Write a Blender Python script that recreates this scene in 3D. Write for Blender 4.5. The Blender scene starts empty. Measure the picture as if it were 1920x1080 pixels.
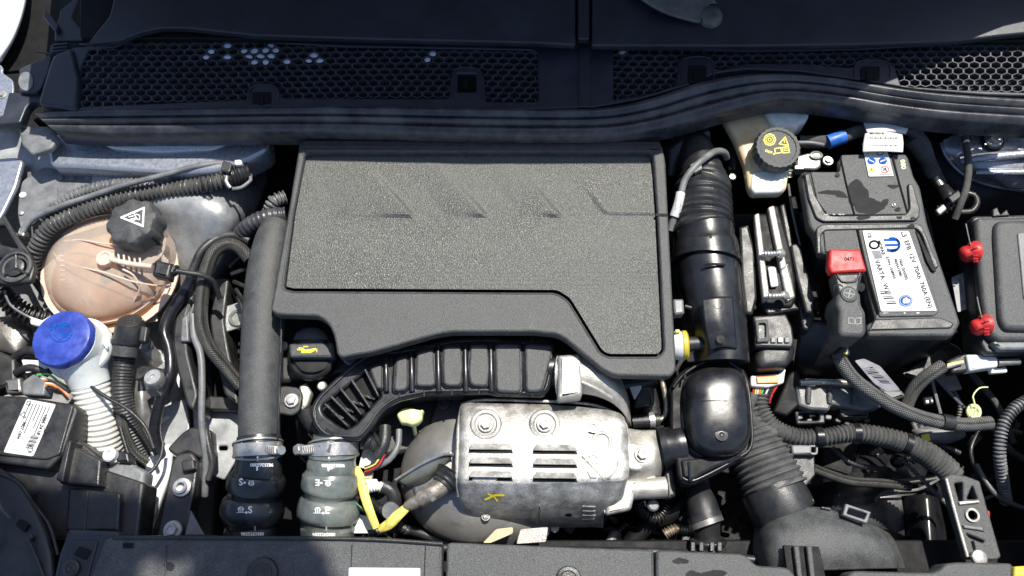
import bpy, bmesh, math, random
from mathutils import Vector, Matrix, Quaternion
from mathutils.bvhtree import BVHTree
from mathutils.geometry import tessellate_polygon
random.seed(7)
SC = bpy.context.scene
COL = SC.collection
K = 0.00075                      # metres per length unit (1 unit is 0.75 mm)
F = 1507.0; TH = math.radians(22)
CAM = Vector((0, -F*math.sin(TH), F*math.cos(TH)))
# ---------------------------------------------------------------- camera, sky, sun
cd = bpy.data.cameras.new('camera'); cam = bpy.data.objects.new('camera', cd); COL.objects.link(cam)
cam.location = CAM*K; cam.rotation_euler = (TH, 0, 0)
cd.sensor_width = 36; cd.lens = 36*F/1920; cd.clip_start = 0.01; cd.clip_end = 200
SC.camera = cam
SUN = Vector((0.24, 0.38, 1)).normalized()
world = bpy.data.worlds.new('World'); SC.world = world; world.use_nodes = True
wn = world.node_tree.nodes; wn.clear()
sky = wn.new('ShaderNodeTexSky'); sky.sky_type = 'NISHITA'; sky.sun_disc = False
sky.sun_elevation = math.asin(SUN.z); sky.sun_rotation = math.atan2(SUN.x, SUN.y)
bg = wn.new('ShaderNodeBackground'); bg.inputs['Strength'].default_value = 0.105
wo = wn.new('ShaderNodeOutputWorld')
world.node_tree.links.new(sky.outputs[0], bg.inputs[0]); world.node_tree.links.new(bg.outputs[0], wo.inputs[0])
sd = bpy.data.lights.new('sun', 'SUN'); sd.energy = 4.8; sd.angle = math.radians(0.5); sd.color = (1, 0.955, 0.86)
so = bpy.data.objects.new('sun', sd); COL.objects.link(so)
so.rotation_euler = SUN.to_track_quat('Z', 'Y').to_euler(); so.location = SUN*3
SC.view_settings.view_transform = 'Standard'; SC.view_settings.look = 'None'
SC.view_settings.exposure = 0.6; SC.view_settings.gamma = 1
# ---------------------------------------------------------------- pixel rays and places
UPV = Vector((0, math.cos(TH), math.sin(TH))); FW = Vector((0, math.sin(TH), -math.cos(TH)))
def ray(x, y): return Vector((x-960, 0, 0)) + UPV*(540-y) + FW*F
def W(x, y, z):
    """point at height z (number, or plane (c,a,b): z=c+a*X+b*Y) under a picture position"""
    d = ray(x, y)
    c, a, b = z if isinstance(z, tuple) else (z, 0, 0)
    t = (c + a*CAM.x + b*CAM.y - CAM.z)/(d.z - a*d.x - b*d.y)
    return CAM + d*t
def S(x, y, z): return (CAM - W(x, y, z)).dot(-FW)/F
# ---------------------------------------------------------------- materials
MATS = {}
def mat(name, col, rough=.5, metal=0, noise=.25, nscale=60, bump=.15, bscale=400, dust=0, dustcol=(.35,.34,.31), coat=0,
        trans=0, sss=0, alpha=1, spec=.5, kind=None, flake=0, rv=.12):
    m = bpy.data.materials.new(name); m.use_nodes = True; MATS[name] = m
    nt = m.node_tree; N = nt.nodes; L = nt.links; b = N['Principled BSDF']
    tc = N.new('ShaderNodeTexCoord')
    def noi(sc, det=4, ro=.6):
        n = N.new('ShaderNodeTexNoise'); n.inputs['Scale'].default_value = sc; n.inputs['Detail'].default_value = det
        n.inputs['Roughness'].default_value = ro; L.new(tc.outputs['Object'], n.inputs['Vector']); return n
    def ramp(src, lo, hi, a=0., z=1.):
        r = N.new('ShaderNodeMapRange'); r.inputs[1].default_value = lo; r.inputs[2].default_value = hi
        r.inputs[3].default_value = a; r.inputs[4].default_value = z; L.new(src, r.inputs[0]); return r.outputs[0]
    def mix(f, a, bb, mode='MIX'):
        x = N.new('ShaderNodeMix'); x.data_type = 'RGBA'; x.blend_type = mode
        if isinstance(f, (int, float)): x.inputs[0].default_value = f
        else: L.new(f, x.inputs[0])
        for i, v in ((6, a), (7, bb)):
            if isinstance(v, tuple): x.inputs[i].default_value = (*v, 1)
            else: L.new(v, x.inputs[i])
        return x.outputs[2]
    n1 = noi(nscale); n2 = noi(bscale, 2)
    lo = tuple(c*(1-noise) for c in col); hi = tuple(min(1, c*(1+noise)) for c in col)
    c = mix(ramp(n1.outputs[0], .35, .65), lo, hi)
    if kind in ('grain', 'flake'):
        n3 = noi(bscale*1.0, 1, .5)
        g = (.62, 1.5) if kind == 'grain' else (.86, 1.13)
        c = mix(ramp(n3.outputs[0], .42, .62), mix(1., c, (g[0],)*3, 'MULTIPLY'), mix(1., c, (g[1],)*3, 'MULTIPLY'))
    if dust:
        n4 = noi(25, 6, .7)
        v = N.new('ShaderNodeTexVoronoi'); v.inputs['Scale'].default_value = 260; L.new(tc.outputs['Object'], v.inputs['Vector'])
        spots = ramp(v.outputs['Distance'], .05, .12, 1, 0)
        f = ramp(n4.outputs[0], .45, .75, 0, dust)
        mx = N.new('ShaderNodeMath'); mx.operation = 'MULTIPLY_ADD'; L.new(spots, mx.inputs[0]); mx.inputs[1].default_value = dust*.9
        L.new(f, mx.inputs[2]); mx.use_clamp = True
        c = mix(mx.outputs[0], c, dustcol)
    if kind == 'braid':
        uv = N.new('ShaderNodeUVMap'); uv.uv_map = 'uv'
        def wave(ax, ay):
            mp = N.new('ShaderNodeMapping'); L.new(uv.outputs[0], mp.inputs[0]); mp.inputs['Rotation'].default_value = (0, 0, ax); mp.inputs['Scale'].default_value = (ay, ay, 1)
            w = N.new('ShaderNodeTexWave'); w.inputs['Scale'].default_value = 1.0; w.bands_direction = 'X'; L.new(mp.outputs[0], w.inputs[0]); return w
        w1 = wave(.8, 128); w2 = wave(-.8, 128)
        mm = N.new('ShaderNodeMath'); mm.operation = 'MAXIMUM'; L.new(w1.outputs['Fac'], mm.inputs[0]); L.new(w2.outputs['Fac'], mm.inputs[1])
        f = ramp(mm.outputs[0], .55, .98)
        c = mix(f, tuple(x*.12 for x in col), c)
        n2o = mm.outputs[0]
    elif kind == 'weave':
        w = N.new('ShaderNodeTexWave'); w.inputs['Scale'].default_value = 180; w.bands_direction = 'Y'; w.inputs['Distortion'].default_value = 2.5
        w.inputs['Detail Scale'].default_value = 3; L.new(tc.outputs['Object'], w.inputs['Vector'])
        vv = N.new('ShaderNodeTexVoronoi'); vv.inputs['Scale'].default_value = 560; L.new(tc.outputs['Object'], vv.inputs['Vector'])
        c = mix(ramp(vv.outputs['Distance'], .1, .6), mix(1., c, (1.45,1.45,1.42), 'MULTIPLY'), mix(1., c, (.72,.72,.72), 'MULTIPLY'))
        mm = N.new('ShaderNodeMath'); mm.operation = 'MULTIPLY_ADD'; L.new(w.outputs['Fac'], mm.inputs[0]); mm.inputs[1].default_value = .4
        L.new(vv.outputs['Distance'], mm.inputs[2]); n2o = mm.outputs[0]
    else: n2o = n2.outputs[0]
    L.new(c, b.inputs['Base Color'])
    L.new(ramp(n1.outputs[0], .3, .7, max(.03, rough-rv), min(1, rough+rv)), b.inputs['Roughness'])
    b.inputs['Metallic'].default_value = metal; b.inputs['Specular IOR Level'].default_value = spec
    b.inputs['Coat Weight'].default_value = coat; b.inputs['Coat Roughness'].default_value = .12
    b.inputs['Transmission Weight'].default_value = trans
    if sss: b.inputs['Subsurface Weight'].default_value = sss; b.inputs['Subsurface Radius'].default_value = (.02, .015, .01); b.inputs['Subsurface Scale'].default_value = 1
    if alpha < 1: b.inputs['Alpha'].default_value = alpha
    if bump:
        bp = N.new('ShaderNodeBump'); bp.inputs['Strength'].default_value = bump; bp.inputs['Distance'].default_value = .0012
        L.new(n2o, bp.inputs['Height']); L.new(bp.outputs[0], b.inputs['Normal'])
    return m
BK = mat('black_plastic', (.018,.0185,.020), .38, bump=.3, bscale=900, dust=.05, nscale=60, rv=.16)
BKG = mat('grained_black_plastic', (.053,.055,.056), .50, bump=.5, bscale=1100, kind='grain', dust=.03, spec=.5)
PANEL = mat('woven_black_panel', (.096,.099,.092), .38, bump=.5, bscale=900, kind='weave', noise=.10, nscale=9, spec=.45)
GL = mat('glossy_black_plastic', (.010,.0105,.013), .31, bump=.06, bscale=200, dust=.06, dustcol=(.2,.2,.2), rv=.08, coat=.12)
DK = mat('dark_plastic_and_shade', (.006,.006,.007), .6, spec=.2)  # near-black plastic; also the shade painted onto the lower right wing
COWL = mat('cowl_plastic', (.020,.023,.034), .40, bump=.2, bscale=1200, dust=.02, nscale=20)
RUB = mat('black_rubber', (.024,.024,.026), .42, bump=.25, dust=.12, nscale=30)
SEAL = mat('seal_rubber', (.040,.040,.047), .33, bump=.15, bscale=500, dust=.28, nscale=25, dustcol=(.25,.24,.22))
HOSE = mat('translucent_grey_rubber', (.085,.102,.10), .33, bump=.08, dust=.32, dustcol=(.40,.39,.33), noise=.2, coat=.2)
HOSED = mat('shaded_grey_rubber', (.011,.013,.016), .35, bump=.08, dust=.12, coat=.2)  # darker copy of the grey hose rubber, shade put into its colour
BRAID = mat('braided_sleeve', (.16,.16,.155), .5, bump=.9, kind='braid', noise=.2)
BRAIDG = mat('glossy_braided_sleeve', (.09,.09,.085), .3, bump=.8, kind='braid', noise=.2)
TAPE = mat('cloth_tape', (.07,.07,.068), .75, bump=.8, bscale=1500, kind='grain', noise=.3, dust=.1)
ALU = mat('cast_aluminium', (.46,.44,.40), .46, .55, noise=.16, nscale=70, bump=.5, bscale=900, kind='flake', dust=.25, dustcol=(.33,.29,.23))
SHD = mat('heat_shield_aluminium', (.40,.39,.37), .52, .45, noise=.38, nscale=60, bump=.5, bscale=620, dust=.65, dustcol=(.20,.18,.15), kind='flake', rv=.14)
STEEL = mat('zinc_steel', (.48,.47,.45), .38, .75, noise=.15, bump=.2, dust=.12)
DALU = mat('dark_cast_metal', (.22,.21,.20), .45, .7, noise=.25, nscale=30, bump=.25, bscale=300, dust=.25, dustcol=(.3,.27,.22))
RUST = mat('browned_steel', (.42,.36,.29), .42, .8, noise=.3, nscale=90, dust=.2)
PAINT = mat('silver_blue_paint', (.34,.36,.41), .32, .6, noise=.03, nscale=200, bump=.12, bscale=1400, kind='flake', dust=.04, coat=.35)
FLG = mat('satin_black_flange', (.009,.0095,.011), .5, bump=.1, spec=.12, dust=.02)
MESH = mat('mesh_plastic', (.060,.062,.075), .45, bump=.1)
GRD = mat('dusty_dark_grey_plastic', (.085,.088,.085), .42, bump=.25, bscale=900, dust=.2)
FOIL = mat('tan_foil_label', (.42,.36,.22), .45, noise=.2)
RIBF = mat('fabric_grey_rubber', (.075,.075,.075), .6, bump=.6, bscale=1300, kind='grain', dust=.1)
CON = mat('conduit_plastic', (.075,.075,.075), .36, bump=.1, dust=.10, rv=.1)
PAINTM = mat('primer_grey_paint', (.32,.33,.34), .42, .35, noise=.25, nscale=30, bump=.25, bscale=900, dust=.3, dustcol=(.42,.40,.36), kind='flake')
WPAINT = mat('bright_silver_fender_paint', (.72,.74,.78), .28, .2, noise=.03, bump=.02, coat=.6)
WHT = mat('white_plastic', (.62,.62,.58), .4, noise=.1, bump=.06, dust=.08, sss=.12)
MILK = mat('milky_plastic', (.62,.64,.62), .30, noise=.08, bump=.04, sss=.35)
BRK = mat('aged_translucent_reservoir', (.68,.54,.32), .30, noise=.2, nscale=14, bump=.04, sss=.3)
TANK = mat('peach_translucent_tank', (.60,.50,.41), .20, noise=.14, nscale=22, bump=.14, bscale=60, coat=.5, dust=.10, dustcol=(.72,.64,.54), alpha=.52)
TANKL = mat('tank_moulding_relief', (.66,.50,.41), .22, noise=.1, bump=.05, sss=.2, coat=.4)
DOME_M = mat('grey_cast_iron', (.30,.29,.28), .42, .6, noise=.25, nscale=14, bump=.2, bscale=300, dust=.3, dustcol=(.22,.2,.18))
COOLT = mat('pale_coolant_tint', (.54,.36,.25), .25, noise=.15, nscale=20, bump=.05, coat=.3)
LEAF = mat('green_leaf', (.06,.10,.03), .5, noise=.3)
BARK = mat('tree_bark', (.16,.13,.10), .8, noise=.3, bump=.6, bscale=60)
COOL = mat('orange_coolant_tint', (.40,.16,.045), .2, noise=.25, nscale=18, bump=.05, sss=.2, coat=.5)
BLUE = mat('blue_cap_plastic', (.026,.050,.30), .36, noise=.22, nscale=50, bump=.12, dust=.12, dustcol=(.2,.25,.5))
AMB = mat('amber_fluid_tint', (.60,.34,.09), .3, noise=.2, nscale=20, bump=0)
BLUET = mat('blue_tape', (.02,.12,.48), .5)
RED = mat('red_plastic', (.46,.014,.016), .5, noise=.3, nscale=80, bump=.15, dust=.08)
YEL = mat('yellow_plastic', (.60,.48,.05), .4, noise=.1)
YELG = mat('pale_lime_plastic', (.72,.78,.38), .4, noise=.06, sss=.2, bump=.03)
YELW = mat('yellow_sleeve', (.66,.56,.12), .5, noise=.3, nscale=120, dust=.15)
ORG = mat('orange_lock', (.80,.22,.02), .4)
GRN = mat('green_wire', (.10,.42,.10), .4)
LAB = mat('white_label_paper', (.54,.55,.55), .6, noise=.06, bump=.02)
LABG = mat('grey_label_film', (.085,.085,.115), .5, noise=.1, bump=.02)
LABD = mat('dim_printed_label', (.24,.24,.25), .5)
INK = mat('black_ink', (.012,.012,.014), .8, bump=0, spec=.05)
INKG = mat('grey_ink', (.25,.25,.26), .6, bump=0)
WINK = mat('white_ink', (.78,.78,.76), .6, bump=0, noise=.08)
YINK = mat('yellow_ink', (.80,.66,.03), .5, bump=0)
BINK = mat('blue_ink', (.006,.075,.36), .7, bump=0, spec=.08)
RINK = mat('red_ink', (.50,.03,.03), .7, bump=0, spec=.1)
WET = mat('wet_plastic_stain', (.028,.028,.029), .8, bump=0, spec=.12)
GLINT = mat('water_glint_white', (.75,.78,.9), .06, noise=.05, bump=0, coat=1)  # pale colour paints the glint of water in the grille
DUSTM = mat('dry_residue', (.20,.20,.19), .7, bump=.2)
GREY = mat('mid_grey_plastic', (.14,.145,.15), .45, bump=.2, bscale=900, kind='flake', dust=.1)
GROUND = mat('asphalt_ground', (.05,.05,.052), .8, noise=.3, nscale=8, bump=.4, bscale=80)
GLASS = mat('windscreen_glass', (.02,.022,.026), .08, bump=0, coat=.6)
CLR = mat('bracket_sheet_steel', (.30,.31,.28), .36, .6, noise=.1, bump=.05)
# ---------------------------------------------------------------- mesh building
GEO = {}
def wloc(o):
    v = Vector((0, 0, 0))
    while o is not None: v += Vector(o.location); o = o.parent
    return v
def mk(name, V, Fc, m, parent=None, tag=None, ang=35, uv=None, kind=None, label=None, stuff=False):
    V = [Vector(v) for v in V]
    me = bpy.data.meshes.new(name); o = bpy.data.objects.new(name, me); COL.objects.link(o)
    if parent is not None:
        off = wloc(parent); o.parent = parent
    else:
        n = len(V); cx = sum(v.x for v in V)/n; cy = sum(v.y for v in V)/n; cz = min(v.z for v in V)
        off = Vector((cx, cy, cz))*K; o.location = off
    me.from_pydata([v*K - off for v in V], [], Fc); me.materials.append(m)
    if uv:
        l = me.uv_layers.new(name='uv')
        for lp in me.loops: l.data[lp.index].uv = uv[lp.vertex_index]
    bm = bmesh.new(); bm.from_mesh(me); bmesh.ops.recalc_face_normals(bm, faces=bm.faces); bm.to_mesh(me); bm.free()
    me.shade_smooth(); me.set_sharp_from_angle(angle=math.radians(ang))
    GEO[o.name] = (V, [tuple(f) for f in Fc])
    if tag: o['label'] = tag[0]; o['category'] = tag[1]
    if tag and len(tag) > 2: o['group'] = tag[2]
    if label: o['label'] = label
    if kind: o['kind'] = kind
    return o
def T(name, label, cat, x, y, z, group=None):
    o = bpy.data.objects.new(name, None); COL.objects.link(o); o.location = W(x, y, z)*K
    o.empty_display_size = .02; o['label'] = label; o['category'] = cat
    if group: o['group'] = group
    return o
def rnd_poly(P, r, seg=4):
    if r <= 0: return P
    out = []; n = len(P)
    for i in range(n):
        a, b, c = Vector(P[i-1]), Vector(P[i]), Vector(P[(i+1) % n])
        u, v = (a-b), (c-b)
        if u.length < 1e-6 or v.length < 1e-6: continue
        k = min(r, u.length*.45, v.length*.45)
        p, q = b+u.normalized()*k, b+v.normalized()*k
        for j in range(seg+1):
            t = j/seg; out.append(tuple(p*(1-t)**2 + b*2*t*(1-t) + q*t*t))
    return out
def curve_mesh(loops, ext, bev, res=2):
    cu = bpy.data.curves.new('c', 'CURVE'); cu.dimensions = '2D'; cu.fill_mode = 'BOTH'
    for P in loops:
        s = cu.splines.new('POLY'); s.points.add(len(P)-1); s.use_cyclic_u = True
        for i, p in enumerate(P): s.points[i].co = (p[0], p[1], 0, 1)
    cu.extrude = ext; cu.bevel_depth = bev; cu.bevel_resolution = res; cu.offset = -bev
    ob = bpy.data.objects.new('c', cu); me = bpy.data.meshes.new_from_object(ob)
    V = [v.co.copy() for v in me.vertices]; Fc = [tuple(p.vertices) for p in me.polygons]
    bpy.data.objects.remove(ob); bpy.data.curves.remove(cu); bpy.data.meshes.remove(me)
    return V, Fc
def PL(name, par, P, z, depth, m, bev=2, holes=(), rnd=4, **kw):
    pl = z if isinstance(z, tuple) else (z, 0, 0)
    def conv(Q, r):
        return [W(p[0], p[1], pl).xy for p in rnd_poly(Q, r)]
    loops = [conv(P, rnd)] + [conv(h, rnd) for h in holes]
    bev = min(bev, depth*.45)
    V, Fc = curve_mesh(loops, depth/2-bev, bev)
    V = [Vector((v.x, v.y, v.z - depth/2 + pl[0] + pl[1]*v.x + pl[2]*v.y)) for v in V]
    return mk(name, V, Fc, m, par, **kw)
def rect(x0, y0, x1, y1): return [(x0, y0), (x1, y0), (x1, y1), (x0, y1)]
def ell(cx, cy, rx, ry, n=24, rot=0):
    c, s = math.cos(rot), math.sin(rot)
    return [(cx+rx*math.cos(t)*c-ry*math.sin(t)*s, cy+rx*math.cos(t)*s+ry*math.sin(t)*c) for t in [2*math.pi*i/n for i in range(n)]]
def orect(cx, cy, w, h, deg):
    a = math.radians(deg); c, s = math.cos(a), math.sin(a)
    return [(cx+x*c-y*s, cy+x*s+y*c) for x, y in ((-w/2,-h/2),(w/2,-h/2),(w/2,h/2),(-w/2,h/2))]
def cr(p0, p1, p2, p3, t):
    return .5*((2*p1)+(p2-p0)*t+(2*p0-5*p1+4*p2-p3)*t*t+(3*p1-p0-3*p2+p3)*t**3)
def spline(P, step):
    out = []; n = len(P)
    for i in range(n-1):
        a, b, c, d = P[max(i-1, 0)], P[i], P[i+1], P[min(i+2, n-1)]
        L = (c[0]-b[0]).length; k = max(1, int(L/step))
        for j in range(k):
            t = j/k
            out.append((cr(a[0], b[0], c[0], d[0], t), cr(a[1], b[1], c[1], d[1], t)))
    out.append(P[-1]); return out
def TB(name, par, pts, r, m, seg=14, step=None, rib=None, cap=True, squash=1, **kw):
    """tube through (x,y,z[,r]); rib=(pitch, amp, shape)"""
    P = []
    for p in pts:
        s = S(*p[:3]); P.append((W(*p[:3]), (p[3] if len(p) > 3 else r)*s))
    if step is None: step = 7
    if rib: step = rib[0]/6
    Q = spline(P, step)
    L = 0; ring = []; V = []; Fc = []; uv = []
    tan = []
    for i in range(len(Q)):
        a = Q[max(i-1, 0)][0]; b = Q[min(i+1, len(Q)-1)][0]; tan.append((b-a).normalized())
    nrm = tan[0].orthogonal().normalized()
    up = Vector((0, 0, 1)); u0 = (up - tan[0]*up.dot(tan[0]))
    if u0.length > .1: nrm = u0.normalized()
    for i, (p, rr) in enumerate(Q):
        if i:
            L += (p-Q[i-1][0]).length
            q = tan[i-1].rotation_difference(tan[i]); nrm = (q @ nrm)
            nrm = (nrm - tan[i]*nrm.dot(tan[i])).normalized()
        bn = tan[i].cross(nrm)
        R = rr
        if rib:
            ph = (L/rib[0]) % 1
            k = math.sin(ph*2*math.pi)
            if len(rib) > 2 and rib[2] == 'sq': k = max(-1, min(1, k*2.2))
            R = rr + rib[1]*k
        for j in range(seg):
            a = 2*math.pi*j/seg
            V.append(p + nrm*(math.cos(a)*R*squash) + bn*(math.sin(a)*R)); uv.append((L*K, a*rr*K))
    n = len(Q)
    for i in range(n-1):
        for j in range(seg):
            a = i*seg+j; b = i*seg+(j+1) % seg
            Fc.append((a, b, b+seg, a+seg))
    if cap:
        Fc.append(tuple(range(seg-1, -1, -1))); Fc.append(tuple(range((n-1)*seg, n*seg)))
    return mk(name, V, Fc, m, par, uv=uv, ang=50, **kw)
def LT(name, par, c, prof, m, axis=(0, 0, 1), seg=24, lobes=None, sq=(1, 1), rot=0, **kw):
    """lathe: prof list of (r,h) in picture lengths at c; axis in world"""
    s = S(*c); o = W(*c); ax = Vector(axis).normalized()
    x = ax.orthogonal().normalized() if abs(ax.z) < .9 else (Vector((1, 0, 0)) - ax*ax.x).normalized()
    x = Quaternion(ax, rot) @ x
    y = ax.cross(x); V = []; Fc = []
    for r, h in prof:
        for j in range(seg):
            a = 2*math.pi*j/seg; k = 1
            if lobes: k = 1 + lobes[1]*max(-1, min(1, 2.5*math.cos(a*lobes[0])))
            V.append(o + x*(math.cos(a)*r*s*k*sq[0]) + y*(math.sin(a)*r*s*k*sq[1]) + ax*h*s)
    for i in range(len(prof)-1):
        for j in range(seg):
            a = i*seg+j; b = i*seg+(j+1) % seg; Fc.append((a, b, b+seg, a+seg))
    Fc.append(tuple(range(seg-1, -1, -1))); Fc.append(tuple(range((len(prof)-1)*seg, len(prof)*seg)))
    return mk(name, V, Fc, m, par, **kw)
def DM(name, par, P, z, h, m, p=2.5, n=9, rnd=8, skirt=0, cen=None, **kw):
    """domed shape over an outline"""
    Q = [W(a, b, z) for a, b in rnd_poly(P, rnd)]
    k = len(Q); c = sum(Q, Vector())/k if cen is None else W(*cen, z)
    pl = z if isinstance(z, tuple) else (z, 0, 0)
    V = []; Fc = []
    if skirt:
        V += [q - Vector((0, 0, skirt)) for q in Q]
    for i in range(n):
        s = math.cos(math.pi/2*i/n) if p <= 3 else 1-(i/n)**2*.999
        s = max(s, .001); hh = h*(max(0, 1-s**p))**(1/p)
        for q in Q:
            v = c + (q-c)*s; V.append(v + Vector((0, 0, hh)))
    V.append(c + Vector((0, 0, h)))
    rows = n + (1 if skirt else 0)
    for i in range(rows-1):
        for j in range(k):
            a = i*k+j; b = i*k+(j+1) % k; Fc.append((a, b, b+k, a+k))
    for j in range(k): Fc.append(((rows-1)*k+j, (rows-1)*k+(j+1) % k, rows*k))
    return mk(name, V, Fc, m, par, **kw)
def PAD(name, par, P, z, h, m, inset=4, rnd=6, **kw):
    """flat-topped raised pad with soft shoulders"""
    return PL(name, par, P, (z[0]+h, z[1], z[2]) if isinstance(z, tuple) else z+h, h+3, m, bev=min(inset, h*.8), rnd=rnd, **kw)
def PATCH(name, par, rows, m, sub=6, thick=3, wob=0, **kw):
    """smooth sheet through rows of (x,y,z)"""
    G = [[W(*p) for p in r] for r in rows]
    def sp(L):
        out = []; n = len(L)
        for i in range(n-1):
            a, b, c, d = L[max(i-1, 0)], L[i], L[i+1], L[min(i+2, n-1)]
            out += [cr(a, b, c, d, j/sub) for j in range(sub)]
        out.append(L[-1]); return out
    G = [sp(r) for r in G]; G = list(map(list, zip(*[sp(list(c)) for c in zip(*G)])))
    nr, nc = len(G), len(G[0]); V = [v for r in G for v in r]; Fc = []
    if wob:
        from mathutils import noise as nz
        V = [v + Vector((0, 0, wob*nz.noise(v*.02))) for v in V]
    for i in range(nr-1):
        for j in range(nc-1): a = i*nc+j; Fc.append((a, a+1, a+nc+1, a+nc))
    o = mk(name, V, Fc, m, par, ang=60, **kw)
    if thick:
        md = o.modifiers.new('thickness', 'SOLIDIFY'); md.thickness = thick*K; md.offset = -1 if o.data.polygons[0].normal.z > 0 else 1
    return o
def BAND(name, par, A, B, prof, m, n=90, **kw):
    """strip between two picture lines A, B of (x,y,z); prof gives (s, height) across"""
    def res(L):
        P = [(Vector(p), 0) for p in L]; Q = [q[0] for q in spline(P, 12)]
        d = [0]
        for i in range(1, len(Q)): d.append(d[-1]+(Q[i]-Q[i-1]).length)
        out = []; k = 0
        for i in range(n+1):
            t = d[-1]*i/n
            while k < len(d)-2 and d[k+1] < t: k += 1
            f = (t-d[k])/max(1e-6, d[k+1]-d[k]); out.append(Q[k].lerp(Q[k+1], f))
        return out
    a, b = res(A), res(B); V = []; Fc = []; k = len(prof)
    for i in range(n+1):
        for s, h in prof:
            q = a[i].lerp(b[i], s); V.append(W(q.x, q.y, q.z) + Vector((0, 0, h)))
    for i in range(n):
        for j in range(k-1): c = i*k+j; Fc.append((c, c+1, c+k+1, c+k))
    return mk(name, V, Fc, m, par, ang=50, **kw)
def BOLT(par, x, y, z, r, m=None, axis=(0, 0, 1), name='bolt', fl=1.0):
    m = m or STEEL; s = S(x, y, z); o = W(x, y, z); ax = Vector(axis).normalized()
    X = (Vector((1, .2, 0)) - ax*ax.dot(Vector((1, .2, 0)))).normalized(); Y = ax.cross(X); V = []; Fc = []
    def ringset(prof, seg):
        b = len(V)
        for rr, h in prof:
            for j in range(seg):
                a = 2*math.pi*j/seg; V.append(o + (X*math.cos(a)+Y*math.sin(a))*rr*s + ax*h*s)
        for i in range(len(prof)-1):
            for j in range(seg):
                a = b+i*seg+j; c = b+i*seg+(j+1) % seg; Fc.append((a, c, c+seg, a+seg))
        Fc.append(tuple(range(b+(len(prof)-1)*seg, b+len(prof)*seg)))
    ringset([(r*fl, -3), (r*fl, r*.12), (r*fl*.9, r*.22)], 20)
    ringset([(r*.66, 0), (r*.66, r*.6), (r*.58, r*.68), (r*.42, r*.68), (r*.36, r*.56)], 6)
    return mk(name, V, Fc, m, par, ang=25)
def fontmesh(s, off=.02):
    cu = bpy.data.curves.new('t', 'FONT'); cu.body = s; cu.size = 1; cu.offset = off; cu.resolution_u = 3
    ob = bpy.data.objects.new('t', cu); me = bpy.data.meshes.new_from_object(ob)
    V = [(v.co.x, v.co.y) for v in me.vertices]; Fc = [tuple(p.vertices) for p in me.polygons]
    bpy.data.objects.remove(ob); bpy.data.curves.remove(cu); bpy.data.meshes.remove(me); return V, Fc
def DEC(name, par, items, targets, m, off=.6, **kw):
    """printing laid on real surfaces. items: ('t',text,(x,y),size,deg[,mirror]), ('s',pts,width[,closed]), ('p',pts), ('q',quad,nu,nv)"""
    V2 = []; Fc = []
    for it in items:
        b = len(V2)
        if it[0] == 't':
            v, f = fontmesh(it[1], .022 if it[3] > 9 else .035); a = math.radians(it[4]); sx = it[5] if len(it) > 5 else 1
            X = (math.cos(a)*it[3]*sx, math.sin(a)*it[3]*sx); Y = (math.sin(a)*it[3], -math.cos(a)*it[3])
            V2 += [(it[2][0]+p[0]*X[0]+p[1]*Y[0], it[2][1]+p[0]*X[1]+p[1]*Y[1]) for p in v]
            Fc += [tuple(b+i for i in q) for q in f]
        elif it[0] == 's':
            P = [Vector(p) for p in it[1]]; cl = len(it) > 3 and it[3]; n = len(P); w = it[2]/2
            for i in range(n if cl else n-1):
                p, q = P[i], P[(i+1) % n]; d = (q-p)
                if d.length < 1e-6: continue
                d.normalize(); e = Vector((-d.y, d.x))*w; d = d*w*.9; b = len(V2)
                V2 += [tuple(p-d+e), tuple(q+d+e), tuple(q+d-e), tuple(p-d-e)]; Fc.append((b, b+1, b+2, b+3))
        elif it[0] == 'p':
            P = it[1]; V2 += [tuple(p) for p in P]
            for t in tessellate_polygon([[Vector((p[0], p[1], 0)) for p in P]]): Fc.append(tuple(b+i for i in t))
        elif it[0] == 'q':
            q = [Vector(p) for p in it[1]]; nu, nv = it[2], it[3]
            for j in range(nv+1):
                for i in range(nu+1): V2.append(tuple(q[0].lerp(q[1], i/nu).lerp(q[3].lerp(q[2], i/nu), j/nv)))
            for j in range(nv):
                for i in range(nu): a = b+j*(nu+1)+i; Fc.append((a, a+1, a+nu+2, a+nu+1))
    bv = []
    for t in targets:
        vs, fs = GEO[t.name]; bv.append(BVHTree.FromPolygons(vs, fs))
    z0 = None; V = []
    for x, y in V2:
        d = ray(x, y).normalized(); best = None
        for t in bv:
            h = t.ray_cast(CAM, d)
            if h[0] is not None and (best is None or h[3] < best[3]): best = h
        if best is None: V.append(None); continue
        n = best[1]
        if n.dot(d) > 0: n = -n
        V.append(best[0] + n*off)
    good = [v for v in V if v is not None]
    if not good: return None
    zm = sum(v.z for v in good)/len(good)
    Fc = [f for f in Fc if all(V[i] is not None for i in f)]
    V = [v if v is not None else W(*V2[i], zm) for i, v in enumerate(V)]
    o = mk(name, V, Fc, m, par, **kw); return o
def circ(cx, cy, rx, ry=None, n=20, a0=0, a1=360):
    ry = ry or rx
    return [(cx+rx*math.cos(math.radians(a0+(a1-a0)*i/n)), cy+ry*math.sin(math.radians(a0+(a1-a0)*i/n))) for i in range(n+1)]
def aff(pts, o, X, Y): return [(o[0]+p[0]*X[0]+p[1]*Y[0], o[1]+p[0]*X[1]+p[1]*Y[1]) for p in pts]
def blob(cx, cy, rx, ry, seed, n=22, rough=.22):
    r = random.Random(seed); ph = [r.random()*6.3 for _ in range(4)]
    out = []
    for i in range(n):
        t = 2*math.pi*i/n; k = 1+rough*(math.sin(2*t+ph[0])*.5+math.sin(3*t+ph[1])*.4+math.sin(5*t+ph[2])*.3+math.sin(9*t+ph[3])*.15)
        out.append((cx+rx*k*math.cos(t), cy+ry*k*math.sin(t)))
    return out
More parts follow.
